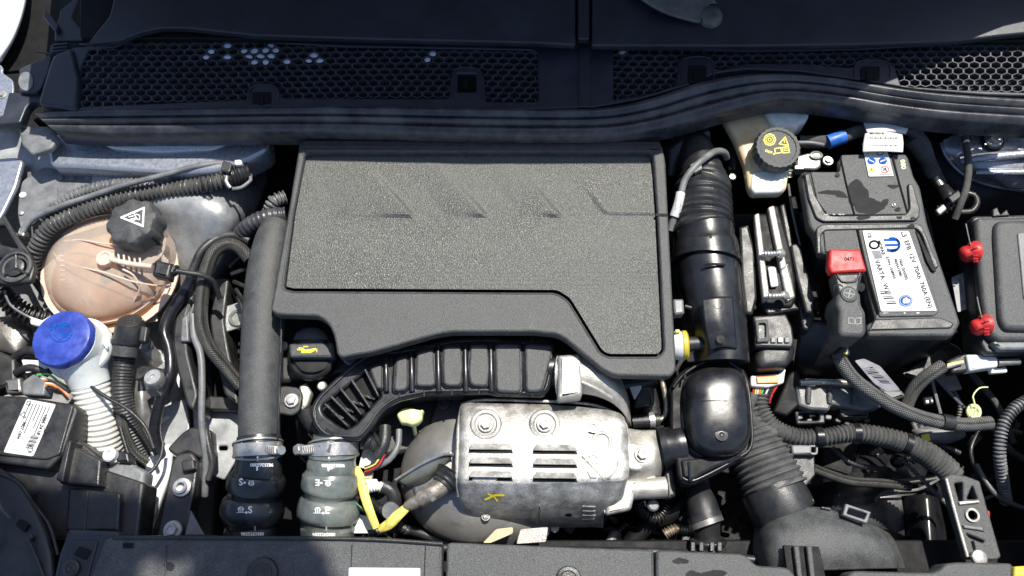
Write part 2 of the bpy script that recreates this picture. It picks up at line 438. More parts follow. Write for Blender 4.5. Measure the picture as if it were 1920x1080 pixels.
# ================================================================ ground and body shell
def world_sheet(name, x0, x1, y0, y1, z, m, **kw):
    return mk(name, [(x0, y0, z), (x1, y0, z), (x1, y1, z), (x0, y1, z)], [(0, 1, 2, 3)], m, **kw)
world_sheet('ground', -20000, 20000, -20000, 20000, -1250, GROUND, kind='structure')
ub = T('undertray', 'dark undertray and dim walls at the bottom of the engine bay', 'undertray', 960, 540, -430)
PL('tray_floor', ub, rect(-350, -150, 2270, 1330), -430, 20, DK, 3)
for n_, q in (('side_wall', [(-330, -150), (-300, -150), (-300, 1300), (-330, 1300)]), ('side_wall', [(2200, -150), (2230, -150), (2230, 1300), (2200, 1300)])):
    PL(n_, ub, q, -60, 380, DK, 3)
# bonnet raised over the cowl: its edge throws the shade that ends along the back of the engine cover
HP = Vector((0, 620, 260)); 
def hood_pt(x, y, z):
    p = W(x, y, z)  # climb the sun ray to the sloping panel  z = 260 + 1.25*(640-Y)
    t = (260 + 1.25*(640-p.y) - p.z)/(SUN.z + 1.25*SUN.y); return p + SUN*t
shade = [(66, 272, 90), (200, 284, 90), (340, 286, 90), (560, 286, 118), (900, 294, 118), (1225, 292, 118), (1280, 266, 130), (1330, 232, 150), (1400, 204, 165), (1450, 188, 170), (1560, 176, 170), (1610, 165, 168), (1740, 118, 165), (1862, 74, 165), (1930, 60, 165), (2250, 52, 165)]
F1 = [hood_pt(*s) for s in shade]; F2 = []
for s in shade: F2.append(hood_pt(s[0] if s[0] > 70 else 84, -100, 150))
V = F1 + F2; n = len(F1)
V = V + [v + Vector((0, 0, 14)) for v in V]; m_ = 2*n
Fc = []
for i in range(n-1):
    Fc += [(i, i+1, n+i+1, n+i), (m_+i, m_+i+1, m_+n+i+1, m_+n+i), (i, i+1, m_+i+1, m_+i), (n+i, n+i+1, m_+n+i+1, m_+n+i)]
Fc += [(0, n, m_+n, m_), (n-1, 2*n-1, m_+2*n-1, m_+n-1)]
mk('bonnet', V, Fc, PAINT, None, tag=('open bonnet panel raised over the cowl and windscreen base', 'bonnet'))

# unseen leaf blocker, added to cast shade on the lower left of the bay
tr = T('added_shade_tree', 'unseen foliage added to shade the lower left corner of the bay', 'added_shade_tree', 960, 540, 0)
tr.location = Vector((-1900, 2600, -1250))*K
def ngon_tube(name, pts, m):
    V = []; Fc = []
    for i, (p, r_) in enumerate(pts):
        for j in range(10):
            a = j*math.pi/5; V.append(Vector(p) + (Vector((math.cos(a), math.sin(a), 0)) if i < 5 else Vector((0, math.cos(a), math.sin(a))))*r_)
    for i in range(len(pts)-1):
        for j in range(10): a = i*10+j; b = i*10+(j+1) % 10; Fc.append((a, b, b+10, a+10))
    mk(name, V, Fc, m, tr)
ngon_tube('added_trunk', [((-1900, 2600, -1250), 190), ((-1890, 2590, -400), 150), ((-1880, 2570, 800), 130), ((-1860, 2540, 2000), 110), ((-1800, 2500, 3000), 80)], BARK)
ngon_tube('added_limb', [((-1850, 2540, 2500), 60), ((-1400, 1900, 2950), 45), ((-900, 1300, 3100), 34), ((-300, 800, 3080), 20)][:4], BARK)
lv = []; lf = []; rr_ = random.Random(21)
shade_outline = [(-260, 860), (-60, 868), (60, 892), (150, 906), (300, 902), (400, 872), (480, 868), (520, 905), (548, 965), (590, 1040), (625, 1110), (600, 1230), (-260, 1260)]  # outline of the wanted shade; the added leaves fill it along the sun
gap = [(248, 1050), (300, 1040), (398, 1046), (372, 1072), (330, 1130), (248, 1120)]
def inpoly(p, P):
    c = False
    for i in range(len(P)):
        a, b = P[i], P[i-1]
        if (a[1] > p[1]) != (b[1] > p[1]) and p[0] < (b[0]-a[0])*(p[1]-a[1])/(b[1]-a[1])+a[0]: c = not c
    return c
while len(lv) < 2600*6:
    x, y = rr_.uniform(-260, 630), rr_.uniform(855, 1260)
    if not inpoly((x, y), shade_outline) or inpoly((x, y), gap): continue
    z = rr_.uniform(2800, 3150); p = W(x, y, 60); p = p + SUN*((z-60)/SUN.z)
    nrm = Vector((rr_.uniform(-.6, .6), rr_.uniform(-.6, .6), 1)).normalized(); u = nrm.orthogonal().normalized(); u = Quaternion(nrm, rr_.uniform(0, 6)) @ u; v = nrm.cross(u); b = len(lv); s_ = rr_.uniform(16, 30)
    lv += [p+u*s_*1.3, p+u*s_*.6+v*s_*.5, p-u*s_*.5+v*s_*.55, p-u*s_*1.2, p-u*s_*.5-v*s_*.55, p+u*s_*.6-v*s_*.5]; lf.append(tuple(range(b, b+6)))
mk('shade_leaves', lv, lf, LEAF, tr, kind='stuff')
# ================================================================ cowl
cw = T('cowl_cover', 'black plastic cowl trim with two honeycomb grilles below the windscreen', 'cowl cover', 960, 120, 160)
UP = (150, 0, .10)
PL('upper_panel', cw, [(228, -60), (1079, -60), (1079, 84), (1005, 80), (700, 73), (480, 66), (350, 52), (300, 52), (262, 60), (222, 76), (165, 80), (205, 30)], UP, 14, COWL, 3)
PL('upper_panel', cw, [(1110, -60), (2000, -60), (2000, 55), (1880, 66), (1800, 76), (1650, 82), (1400, 86), (1110, 85)], UP, 14, COWL, 3)
PL('centre_strip', cw, [(1084, -60), (1105, -60), (1105, 73), (1084, 73)], (151, 0, .10), 14, COWL, 2)
PL('upper_backing', cw, [(150, -80), (2050, -80), (2050, 75), (1400, 82), (150, 70)], (128, 0, .10), 12, DK, 2)
gL = [(168, 93), (215, 88), (245, 76), (285, 66), (330, 66), (480, 78), (640, 87), (870, 91), (1000, 94), (1008, 102), (1010, 186), (1004, 190), (912, 190), (908, 138), (895, 126), (858, 126), (846, 138), (842, 184), (700, 184), (530, 182), (524, 168), (512, 158), (480, 158), (468, 170), (462, 186), (143, 200), (146, 160), (155, 120)]
gR1 = [(1150, 92), (1270, 92), (1400, 96), (1600, 93), (1800, 82), (1960, 72), (1960, 174), (1800, 168), (1690, 160), (1678, 125), (1664, 112), (1612, 112), (1594, 126), (1500, 118), (1400, 118), (1352, 130), (1342, 128), (1332, 108), (1278, 106), (1270, 118), (1268, 158), (1230, 172), (1150, 186)]
base = [(120, 92), (168, 84), (222, 80), (262, 63), (300, 56), (350, 56), (480, 69), (700, 76), (1000, 83), (1084, 86), (1106, 86), (1400, 90), (1650, 86), (1800, 79), (1880, 70), (2000, 58), (2000, 182), (1850, 178), (1720, 168), (1640, 154), (1500, 134), (1400, 130), (1340, 138), (1290, 160), (1200, 186), (1110, 202), (960, 206), (500, 202), (120, 214)]
def shrink(P, k): 
    return P
tabs = [rect(858, 138, 893, 172), rect(470, 170, 508, 196), rect(1290, 122, 1325, 158), rect(1614, 124, 1650, 152)]
PL('grille_frame', cw, base, 160, 16, COWL, 3, holes=[gL, gR1, rect(858, 138, 893, 172)], rnd=3)
PL('clip_recess', cw, rect(472, 172, 508, 194), 162, 5, DK, 1)
PL('clip_recess', cw, rect(1290, 122, 1325, 156), 162, 5, DK, 1)
PL('clip_recess', cw, rect(1614, 124, 1650, 150), 162, 5, DK, 1)
for cx, cy in ((492, 185), (1308, 140), (1632, 139), (876, 158)):
    PL('clip', cw, rect(cx-8, cy-9, cx+2, cy+9), 164 if cx != 876 else 150, 6, DK, 1)
PL('centre_joint', cw, rect(1085, 76, 1107, 201), 164, 8, COWL, 2)
for x0, y0, x1, y1 in ((848, 128, 903, 186), (1278, 108, 1338, 150), (1602, 114, 1668, 146), (466, 160, 522, 190)):
    P = [W(x, y, 161) for x, y in ((x0, y1), (x0, y0+10), (x0+10, y0), (x1-10, y0), (x1, y0+10), (x1, y1))]
    TB('clip_rim', cw, [(x0, y1, 160), (x0, y0+12, 160), (x0+12, y0, 160), (x1-12, y0, 160), (x1, y0+12, 160), (x1, y1, 160)], 1.6, COWL, seg=6, step=6)
PL('recess_floor', cw, [(130, 60), (2000, 60), (2000, 226), (1720, 212), (1620, 197), (1500, 182), (1400, 184), (1100, 204), (130, 212)], 100, 8, DK, 1)
# frame trim lines round the grilles
for q in (gL, gR1):
    pass
TB('edge_bead', cw, [(150, 84, 160), (215, 80, 160), (262, 62, 160), (310, 54, 160), (480, 67, 160), (700, 75, 160), (1080, 84, 160)], 3, COWL, seg=8)
TB('edge_bead', cw, [(1110, 86, 160), (1400, 90, 160), (1650, 86, 160), (1800, 79, 160), (1880, 69, 160), (2000, 58, 160)], 3, COWL, seg=8)
def inside(p, P):
    c = False; n = len(P)
    for i in range(n):
        a, b = P[i], P[i-1]
        if (a[1] > p[1]) != (b[1] > p[1]) and p[0] < (b[0]-a[0])*(p[1]-a[1])/(b[1]-a[1])+a[0]: c = not c
    return c
def comb(region, z, skew):
    """walls of a honeycomb mesh: hexagonal openings in a plate, real depth"""
    V = []; Fc = []; cells = []
    dx, dy = 20.3, 11.0
    for j in range(2, 22):
        for i in range(0, 100):
            x = i*dx + (dx/2 if j % 2 else 0) + (j*skew if False else 0); y = 40 + j*dy*.98
            y += 4*math.sin(x*.006)
            if not inside((x, y), region): continue
            cells.append((x, y))
            b = len(V)
            for k in range(6):
                a = math.radians(60*k+30)
                c, s = math.cos(a), math.sin(a)
                V.append(W(x+c*11.9, y+s*7.6, z)); V.append(W(x+c*10.3, y+s*6.5, z))
                V.append(V[-1] - Vector((0, 0, 9)))
            for k in range(6):
                a = b+k*3; c = b+((k+1) % 6)*3
                Fc += [(a, c, c+1, a+1), (a+1, c+1, c+2, a+2)]
    return V, Fc, cells
for reg in (gL, gR1):
    V, Fc, cells = comb(reg, 158, 0)
    mk('honeycomb_mesh', V, Fc, MESH, cw, ang=20, uv=None)
    r = random.Random(3)
    glints = [c for c in cells if (383 < c[0] < 428 and 84 < c[1] < 110 and r.random() < .7) or (450 < c[0] < 524 and 92 < c[1] < 128-abs(c[0]-482)*.75) or (r.random() < (.035 if c[0] < 900 else .02) and c[1] < 128) or (552 < c[0] < 596 and abs(c[1]-112+abs(c[0]-574)*.4) < 6)]
    for x, y in glints[:60]:
        DM('water_glint', cw, ell(x+r.uniform(-1, 1), y+r.uniform(-.6, .6), r.uniform(6, 8.6), r.uniform(3.6, 5.4), 10, r.uniform(-.3, .3)), 153, 1.5, GLINT, p=2, n=3, rnd=0)  # white discs paint glints on water held in the mesh cells
# wiper
wp = T('wiper_arm', 'black wiper arm with round pivot cap on the cowl', 'wiper arm', 1330, 40, 185)
PATCH('arm', wp, [[(1150, -60, 230), (1195, -8, 222), (1250, 25, 214), (1312, 42, 205)], [(1190, -70, 240), (1240, -25, 232), (1290, -5, 224), (1330, 8, 212)], [(1250, -70, 232), (1300, -30, 226), (1330, -12, 218), (1345, 6, 205)]], GRD, thick=8)
LT('pivot_cap', wp, (1330, 38, 190), [(22, 0), (22, 10), (20, 18), (16, 22), (8, 24)], GRD, seg=28, axis=(0, -.1, 1))
LT('pivot_boot', wp, (1332, 52, 165), [(34, 0), (30, 5), (24, 8), (22, 14), (16, 16), (14, 28)], BK, seg=28)
TB('boot_ring', wp, circ(1332, 45, 38, 32)[0:0] or [(x, y, 163) for x, y in circ(1335, 45, 40, 33)], 1.5, COWL, seg=6, step=5)
# hinge / cowl end on the left
ce = T('cowl_end_trim', 'stepped black plastic end trim of the cowl beside the hinge', 'cowl trim', 90, 180, 120)
PL('upper_block', ce, [(100, 102), (135, 88), (150, 150), (142, 206), (118, 202), (70, 195), (78, 165), (92, 120)], 168, 40, COWL, 6, rnd=8)
PL('notched_plate', ce, [(34, 130), (48, 122), (75, 112), (98, 98), (92, 130), (78, 165), (66, 174), (34, 172), (38, 150)], 150, 14, COWL, 3, rnd=6)
PL('socket', ce, ell(48, 152, 14, 18), 152, 4, GREY, 1)
PL('lower_plate', ce, [(16, 172), (66, 176), (118, 186), (112, 192), (62, 190), (50, 200), (38, 230), (-30, 236), (-30, 225), (4, 218)], 140, 20, COWL, 3)
PL('rib_block', ce, [(96, 82), (128, 78), (124, 100), (92, 98)], 160, 12, COWL, 2)
for k in range(3): PL('rib', ce, [(97, 83+k*6), (126, 80+k*6), (126, 82+k*6), (97, 85+k*6)], 164, 6, COWL, 1, rnd=0)
TB('side_hook', ce, [(66, 97, 150), (80, 99, 150), (100, 102, 150)], 1.6, COWL, seg=6)
hg = T('hinge_bracket', 'dark steel bonnet hinge bracket at the back corner' , 'bracket', 130, 50, 150)
PL('hinge_plate', hg, [(102, 76), (103, 50), (112, 30), (112, 20), (136, 0), (150, -40), (165, -40), (142, 14), (134, 34), (158, 62), (156, 76)], 160, 8, COWL, 2, rnd=4)
PL('hinge_flange', hg, [(80, 30), (86, 18), (110, 48), (104, 60)], 170, 12, COWL, 2, rnd=3)
TB('hinge_link', hg, [(176, 60, 150), (190, 30, 155), (215, -20, 160)], 2.5, COWL, seg=6)
TB('hinge_link', hg, [(192, 62, 150), (206, 30, 155), (224, -20, 160)], 2.5, COWL, seg=6)
PL('hinge_foot', hg, [(150, 68), (170, 62), (194, 60), (190, 66), (168, 70), (155, 76)], 156, 6, COWL, 2, rnd=2)
fd = T('fender', 'bright silver front fender edge at the top left corner', 'fender', 20, 60, 150)
PATCH('fender_skin', fd, [[(-160, -80, 90), (-60, -80, 100), (40, -80, 100), (55, -60, 92)], [(-160, 20, 90), (-60, 20, 104), (30, 15, 108), (48, 10, 96)], [(-160, 80, 90), (-60, 80, 102), (10, 78, 104), (30, 68, 94)], [(-160, 150, 80), (-60, 140, 92), (-20, 125, 98), (2, 118, 88)]], WPAINT, thick=6)
PATCH('fender_skin', fd, [[(-1100, 150, -60), (-500, 150, 70), (-200, 150, 96), (-62, 150, 90)], [(-1100, 500, -60), (-500, 500, 70), (-200, 500, 92), (-62, 500, 84)], [(-1100, 900, -60), (-500, 900, 60), (-200, 900, 84), (-66, 900, 76)], [(-1000, 1250, -100), (-500, 1250, 30), (-200, 1250, 60), (-70, 1250, 60)]], WPAINT, thick=6)
PL('fender_flange', fd, [(-40, 128), (0, 120), (6, 128), (4, 136), (24, 150), (26, 168), (14, 215), (-40, 226)], 110, 5, PAINT, 2, rnd=5)
BOLT(fd, 4, 178, 110, 9, STEEL)
PL('hinge_pocket', hg, [(-60, -80), (260, -80), (230, 60), (110, 90), (60, 130), (-60, 140)], 60, 10, DK, 2)
PL('corner_cap', ce, [(34, 236), (92, 236), (110, 258), (96, 278), (60, 290), (40, 270)], 118, 14, GREY, 4, rnd=5)
# ================================================================ weatherstrip
sealA = [(64, 212, 160), (140, 207, 160), (300, 204, 162), (600, 200, 165), (900, 203, 165), (1060, 205, 165), (1150, 200, 166), (1230, 182, 167), (1300, 158, 168), (1370, 143, 168), (1430, 138, 168), (1500, 139, 168), (1580, 148, 168), (1650, 160, 168), (1720, 170, 168), (1800, 178, 168), (1960, 188, 168)]
sealB = [(104, 248, 140), (180, 252, 140), (300, 252, 140), (600, 250, 142), (900, 258, 142), (1060, 259, 142), (1160, 256, 142), (1260, 238, 142), (1340, 216, 142), (1400, 200, 142), (1450, 190, 142), (1500, 189, 142), (1580, 198, 142), (1650, 210, 142), (1720, 220, 142), (1800, 228, 142), (1960, 238, 142)]
prof = []
for i in range(41):
    s = i/40
    h = 6*math.sin(math.pi*min(1, s/.36))**1 if s < .36 else (9*max(0, math.sin(math.pi*(s-.36)/.26))**.8 if s < .62 else (7*max(0, math.sin(math.pi*(s-.62)/.38))**.7))
    prof.append((s, h - (3 if (abs(s-.36) < .02 or abs(s-.62) < .02) else 0)))
prof = [(-.01, -30)] + prof + [(1.02, -12), (1.0, -40)]
BAND('cowl_weatherstrip', None, sealA, sealB, prof, SEAL, n=120, tag=('long triple-ridged rubber weatherstrip curving along the front of the cowl', 'weatherstrip'))
bh = T('bulkhead', 'dark bulkhead wall under the cowl behind the engine', 'bulkhead', 960, 262, -100)
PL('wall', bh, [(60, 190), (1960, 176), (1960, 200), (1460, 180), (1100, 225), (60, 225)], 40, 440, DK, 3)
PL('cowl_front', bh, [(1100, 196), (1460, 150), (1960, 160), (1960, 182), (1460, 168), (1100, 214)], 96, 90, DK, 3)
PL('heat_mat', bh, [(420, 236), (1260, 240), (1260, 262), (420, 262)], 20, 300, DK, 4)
tri = PL('warning_triangle', None, [(572, 263), (598, 248), (616, 262)], 60, 3, YEL, 1, rnd=2, tag=('small dull yellow triangle plate under the cowl left of the engine cover', 'warning plate'))
TB('thin_pipe', None, [(636, 268, 60), (650, 254, 60), (664, 246, 60)], 3, GREY, tag=('short grey pipe end poking out above the engine cover', 'pipe'))

# ================================================================ left inner wing
iw = T('inner_wing', 'silver painted inner wing panel on the left of the bay', 'inner wing', 250, 600, -150)
PATCH('wing_sheet', iw, [[(-80, 230, 40), (60, 250, 34), (180, 270, 30), (300, 290, 20), (420, 300, -30), (520, 300, -140)],
  [(-80, 330, 30), (60, 330, 30), (180, 350, 50), (300, 366, 60), (424, 382, 50), (486, 390, -60)],
  [(-80, 480, -60), (60, 480, -90), (180, 470, -80), (300, 462, -20), (410, 470, 0), (466, 480, -170)],
  [(-80, 640, -120), (60, 640, -150), (180, 640, -150), (280, 640, -140), (350, 640, -150), (420, 640, -260)],
  [(-80, 800, -170), (60, 800, -180), (180, 800, -170), (280, 800, -160), (350, 800, -165), (420, 800, -260)],
  [(-80, 1020, -200), (60, 1020, -200), (180, 1020, -190), (250, 1020, -180), (330, 1020, -190), (400, 1020, -280)]], PAINTM, sub=5, thick=5, wob=2)
PL('upper_rail', iw, [(86, 250), (500, 244), (505, 280), (470, 300), (400, 322), (320, 326), (150, 314), (92, 312)], 88, 60, PAINT, 8, rnd=14)
DM('strut_tower', iw, [(190, 240), (440, 240), (450, 262), (400, 284), (300, 290), (210, 282), (180, 262)], 88, 16, PAINT, p=2, rnd=20)
PL('rail_bracket', iw, [(34, 372), (40, 340), (66, 320), (84, 312), (100, 315), (160, 318), (240, 330), (210, 345), (130, 370), (100, 384), (60, 420), (38, 430), (32, 400)], 50, 8, GREY, 3, rnd=6)
PL('rail_step', iw, [(105, 350), (240, 348), (300, 352), (180, 372), (110, 380)], 53, 6, GREY, 3)
for x, y in ((115, 334), (136, 335), (168, 336), (200, 336), (40, 400)): LT('rivet', iw, (x, y, 51), [(5, 0), (4.5, 2), (2, 3)], STEEL if x == 40 else GREY, seg=12)
LT('rivet', iw, (43, 366, 51), [(7, 0), (6, 2), (2, 3)], LAB, seg=12)
PL('side_flange', iw, [(-40, 300), (28, 294), (44, 300), (30, 350), (6, 400), (-40, 470)], 60, 12, PAINT, 4, rnd=8)
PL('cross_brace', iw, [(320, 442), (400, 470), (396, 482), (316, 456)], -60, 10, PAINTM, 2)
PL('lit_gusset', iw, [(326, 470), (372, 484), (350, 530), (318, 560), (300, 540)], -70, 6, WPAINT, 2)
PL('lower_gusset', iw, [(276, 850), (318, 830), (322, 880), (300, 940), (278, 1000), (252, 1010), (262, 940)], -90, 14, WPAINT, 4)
PL('slotted_plate', iw, [(290, 770), (350, 745), (356, 800), (340, 860), (300, 850)], -110, 8, PAINTM, 3)
PL('slot_pad', iw, orect(308, 786, 20, 7, -35), -106, 5, LAB, 1, rnd=3)
PL('bay_plate', iw, [(360, 765), (450, 765), (450, 850), (420, 900), (366, 880)], -120, 8, PAINTM, 3, holes=[rect(410, 836, 426, 844)])
PL('brass_gusset', iw, [(405, 580), (460, 562), (462, 610), (425, 622), (404, 616)], -60, 6, PAINTM, 2)
LT('gusset_eye', iw, (446, 596, -58), [(18, 0), (16, 3), (11, 4), (10, 1)], CLR, seg=20)

# ================================================================ loom hoses on the left
TB('corrugated_conduit', None, [(60, 506, 0), (66, 470, 30), (95, 425, 54), (150, 398, 64), (215, 375, 66), (290, 360, 62), (350, 352, 66), (400, 342, 70), (452, 326, 72)], 13, CON, seg=16, rib=(8.6, 2.6, 'sq'), tag=('thick black corrugated conduit running behind the coolant tank', 'conduit'))
TB('corrugated_conduit', None, [(75, 410, 60), (110, 384, 64), (150, 362, 66), (200, 349, 68), (250, 345, 68), (290, 352, 62)], 10, GREY, seg=12, rib=(7.5, 1.8, 'sq'), tag=('thinner grey corrugated conduit looping behind the thick one', 'conduit'))
cb = T('bonnet_cable', 'slim grey release hose crossing over the conduits to the white tie', 'cable', 250, 350, 80)
TB('cable', cb, [(42, 436, 60), (60, 412, 66), (110, 388, 80), (170, 368, 82), (230, 348, 88), (300, 330, 90), (370, 312, 88), (430, 304, 82), (478, 296, 76), (496, 276, 70), (494, 256, 60)], 5.6, GREY, seg=10)
PL('clip', cb, orect(424, 312, 18, 20, 15), 98, 14, BK, 2)
PL('collar', cb, orect(446, 304, 14, 10, -4), 96, 12, LAB, 2)
PL('end_fitting', cb, orect(40, 434, 14, 16, 20), 44, 20, STEEL, 3)
tb = T('conduit_elbow', 'black connector elbow and strap at the end of the thick conduit', 'connector', 450, 335, 60)
TB('elbow_body', tb, [(420, 338, 72, 15), (440, 330, 74, 17), (468, 322, 70, 17)], 16, BK, rib=(6, 1.2))
TB('ring', tb, [(428, 324, 84), (424, 340, 88), (432, 352, 84)], 4, STEEL, seg=8)
TB('strap', tb, [(436, 354, 76), (452, 352, 78), (470, 338, 76), (470, 328, 74)], 3.5, GREY, seg=8)
TB('hook', tb, [(385, 368, 60), (392, 374, 60), (398, 366, 60)], 2.5, GREY, seg=6)
for i, x in enumerate((380, 392)):
    TB('band', tb, [(x-3, 330, 74), (x, 346, 86), (x+4, 360, 72)], 2.6, BK, seg=6)
# ================================================================ coolant tank
tk = T('coolant_tank', 'peach translucent spherical coolant expansion tank', 'coolant tank', 210, 500, -60)
def tank_ball(cx, cy, z0, rx, ry, rz):
    s = S(cx, cy, z0); c = W(cx, cy, z0); V = []; Fc = []; N, M = 20, 40
    for i in range(N+1):
        a = math.pi*i/N
        for j in range(M):
            b = 2*math.pi*j/M
            r = math.sin(a); rr = abs(r)**.85
            V.append(c + Vector((math.cos(b)*rx*rr, math.sin(b)*ry*rr, math.cos(a)*rz))*s)
    for i in range(N):
        for j in range(M): p = i*M+j; q = i*M+(j+1) % M; Fc.append((p, q, q+M, p+M))
    return V, Fc
V, Fc = tank_ball(205, 502, -8, 115, 107, 64)
tank = mk('tank_body', V, Fc, TANK, tk, ang=60)
V, Fc = tank_ball(205, 508, -12, 114, 107, 73)
V2_, F2_ = tank_ball(214, 523, -36, 115, 107, 58); mk('lower_shell', V2_, F2_, COOL, tk, ang=60)
zl = W(205, 508, -12).z + 6
mk('coolant', [Vector((v.x, v.y, min(v.z, zl))) for v in V], Fc, COOLT, tk, ang=60)
for y0, y1, z0, z1 in ((404, 590, 62, -14),):
    TB('moulded_seam', tk, [(98, 470, 8), (112, 486, 30), (150, 500, 52), (200, 512, 60), (250, 528, 50), (300, 536, 18), (318, 534, -10)], 1.6, TANKL, seg=6)
TB('moulded_ridge', tk, [(230, 505, 62), (250, 516, 56), (262, 540, 36), (250, 566, 14)], 1.8, TANKL, seg=6)
TB('moulded_ridge', tk, [(150, 540, 40), (158, 560, 22), (170, 578, 2)], 1.4, TANKL, seg=6)
TB('moulded_ridge', tk, [(164, 538, 42), (172, 560, 24), (184, 580, 2)], 1.4, TANKL, seg=6)
LT('seam_flange', tk, (207, 512, -12), [(115, -3), (125, -2.5), (125, 2.5), (115, 3)], TANKL, seg=56, sq=(1, .93), axis=(0.06, -.10, 1))
PL('seam_lug', tk, [(162, 574), (196, 580), (192, 592), (160, 586)], -6, 5, TANKL, 2)
PL('seam_lug', tk, [(262, 582), (292, 576), (296, 602), (270, 606)], -40, 4, TANKL, 2)
LT('filler_neck', tk, (266, 462, 40), [(52, -35), (50, 0), (46, 14)], TANK, axis=(0.15, -.1, 1), seg=30)
for i in range(5): TB('neck_web', tk, [(298+i*4, 470+i*4, 48-i*3), (304+i*3, 486+i*5, 38-i*4), (306+i, 505+i*5, 22-i*5)], 1.6, TANKL, seg=6)
LT('inner_moulding', tk, (196, 484, 66), [(16, -4), (15, 2), (11, 3), (8, 0)], TANKL, seg=20)
for i in range(6): TB('inner_rib', tk, [(212+i*10, 474+i*2, 66-i), (214+i*10, 492+i*2, 65-i)], 2, TANKL, seg=6)
TB('outlet_spigot', tk, [(206, 486, 66), (240, 494, 66), (285, 500, 62)], 5, TANKL, seg=10)
TB('moulded_line', tk, [(120, 452, 42), (150, 450, 54), (190, 456, 64), (235, 460, 66)], 1.6, TANKL, seg=6)
DEC('moulded_marks', tk, [('s', [(112+i*.4, 480+i*9), (120+i*.4, 480+i*9)], 2) for i in range(6)], [tank], TANKL)
cx_ = (-.08, .04, 1)
cpb = LT('cap', tk, (264, 431, 62), [(42, -8), (46, -4), (48, 6), (47.5, 28), (44, 36), (39, 39), (1, 40)], BKG, axis=cx_, seg=72, lobes=(8, .05), rot=.2, label='black scalloped pressure cap with white hot coolant triangle')
for px, py, rot_ in ((238, 457, .5), (266, 464, 0), (293, 453, -.6)):
    LT('finger_recess', cpb, (px, py, 66), [(10, -4), (10, 18), (8, 24), (4, 27)], FLG, axis=cx_, seg=14, sq=(1, .45), rot=rot_)
TR = [(228, 408), (270, 390), (268, 424)]
DEC('warning_symbol', cpb, [('s', TR, 3.4, True), ('s', [(244, 412), (254, 409), (260, 412)], 1.8), ('s', [(242, 407), (250, 405)], 1.8), ('s', [(252, 400), (256, 410), (250, 414)], 2), ('s', [(256, 402), (262, 404), (262, 412)], 1.6), ('s', [(244, 415), (262, 420)], 2)], [cpb], WINK)
ov = T('overflow_hose', 'black quick connector and slim vent hose on the right of the tank', 'hose', 330, 505, 40)
PL('connector_body', ov, orect(303, 504, 34, 30, 12), 76, 26, BK, 6)
TB('connector_sleeve', ov, [(312, 504, 62), (332, 508, 62)], 10, BK, rib=(8, 1.5))
TB('hose', ov, [(330, 508, 62), (355, 512, 58), (378, 516, 50), (400, 528, 30), (412, 560, 0)], 5, BK, seg=10)
TB('collar', ov, [(322, 500, 66), (324, 512, 66)], 6, GREY, seg=8)
# lower black strut below tank at left
TB('drain_tube', None, [(60, 520, -20), (85, 556, -30), (115, 600, -40)], 6, BK, tag=('short black tube running down beside the left edge of the tank', 'tube'))
# ================================================================ far left mount
lm = T('bonnet_damper_mount', 'round black mount on a ribbed arm at the left edge', 'mount', 30, 500, 40)
PL('arm', lm, [(-30, 396), (8, 402), (30, 440), (60, 480), (40, 500), (-30, 470)], 58, 14, BK, 3, holes=[[(-10, 424), (8, 422), (24, 450), (34, 466), (0, 458)]])
PL('ring_plate', lm, [(-5, 500), (8, 472), (40, 462), (58, 484), (66, 500), (58, 528), (10, 534), (-20, 528)], 62, 14, BK, 4, rnd=8)
LT('ring', lm, (30, 502, 62), [(32, 0), (31, 5), (27, 6), (25, 1), (20, 0)], BKG, seg=30)
LT('hub', lm, (30, 503, 60), [(19, 0), (18, 6), (14, 8), (1, 7)], BK, seg=20)
for a in range(3): TB('spoke', lm, [(30, 503, 66), (30+26*math.cos(a*2.1+.5), 503+24*math.sin(a*2.1+.5), 66)], 3, BK, seg=6)
TB('corrugated_conduit', None, [(-20, 520, 10), (10, 560, 0), (50, 588, -20), (96, 600, -40)], 17, BK, rib=(9, 3, 'sq'), tag=('dark corrugated conduit passing under the round mount at the left edge', 'conduit'))
TB('wire', None, [(8, 545, 30), (20, 572, 30), (50, 592, 20), (78, 602, 10)], 2.2, GREY, seg=6, tag=('thin grey wire ending in a white plug beside the blue cap', 'wire'))
# ================================================================ washer filler
wf = T('washer_filler', 'white washer bottle neck with ribbed pipe on the left', 'washer bottle', 170, 720, -60)
LT('neck_cup', wf, (147, 653, 18), [(34, -34), (52, -24), (61, -12), (62, -2), (60, 3), (53, 5), (51, 36)], MILK, axis=(-.04, .03, 1), seg=40)
TB('neck_pipe', wf, [(150, 668, 20, 44), (162, 700, 0, 38), (172, 724, -12, 34)], 36, MILK, seg=24)
TB('ribbed_pipe', wf, [(168, 716, -8, 34), (180, 760, -30, 33), (190, 810, -60, 34), (198, 880, -110, 36)], 34, WHT, seg=28, rib=(9.5, 1.1))
PL('neck_lug', wf, [(94, 672), (140, 690), (136, 702), (96, 686)], 18, 8, WHT, 3)
PL('neck_lug', wf, [(186, 622), (202, 646), (200, 656), (188, 640)], 34, 8, WHT, 3)
PL('plug', wf, [(54, 592), (78, 600), (96, 590), (104, 604), (82, 614), (56, 608)], 30, 14, LAB, 3, rnd=3)
bcap = LT('cap', wf, (124, 639, 52), [(53, -6), (55, -4), (56, 12), (53, 17), (47, 19), (1, 19)], BLUE, axis=(-.04, .03, 1), seg=40, label='blue washer fluid cap with raised windscreen symbol')
PL('pull_tab', bcap, [(62, 624), (76, 620), (78, 628), (64, 632)], 66, 5, BLUE, 2, rnd=2)
DEC('embossed_symbol', bcap, [('s', circ(114, 624, 21, 17), 1.8), ('s', [(100, 612), (104, 630), (112, 638), (128, 626)], 1.8), ('s', circ(122, 616, 9, 11), 1.5), ('s', [(96, 618), (108, 608), (128, 612)], 1.8), ('s', [(116, 606), (112, 622), (126, 634)], 1.5)], [bcap], MATS['blue_ink'], off=.8)
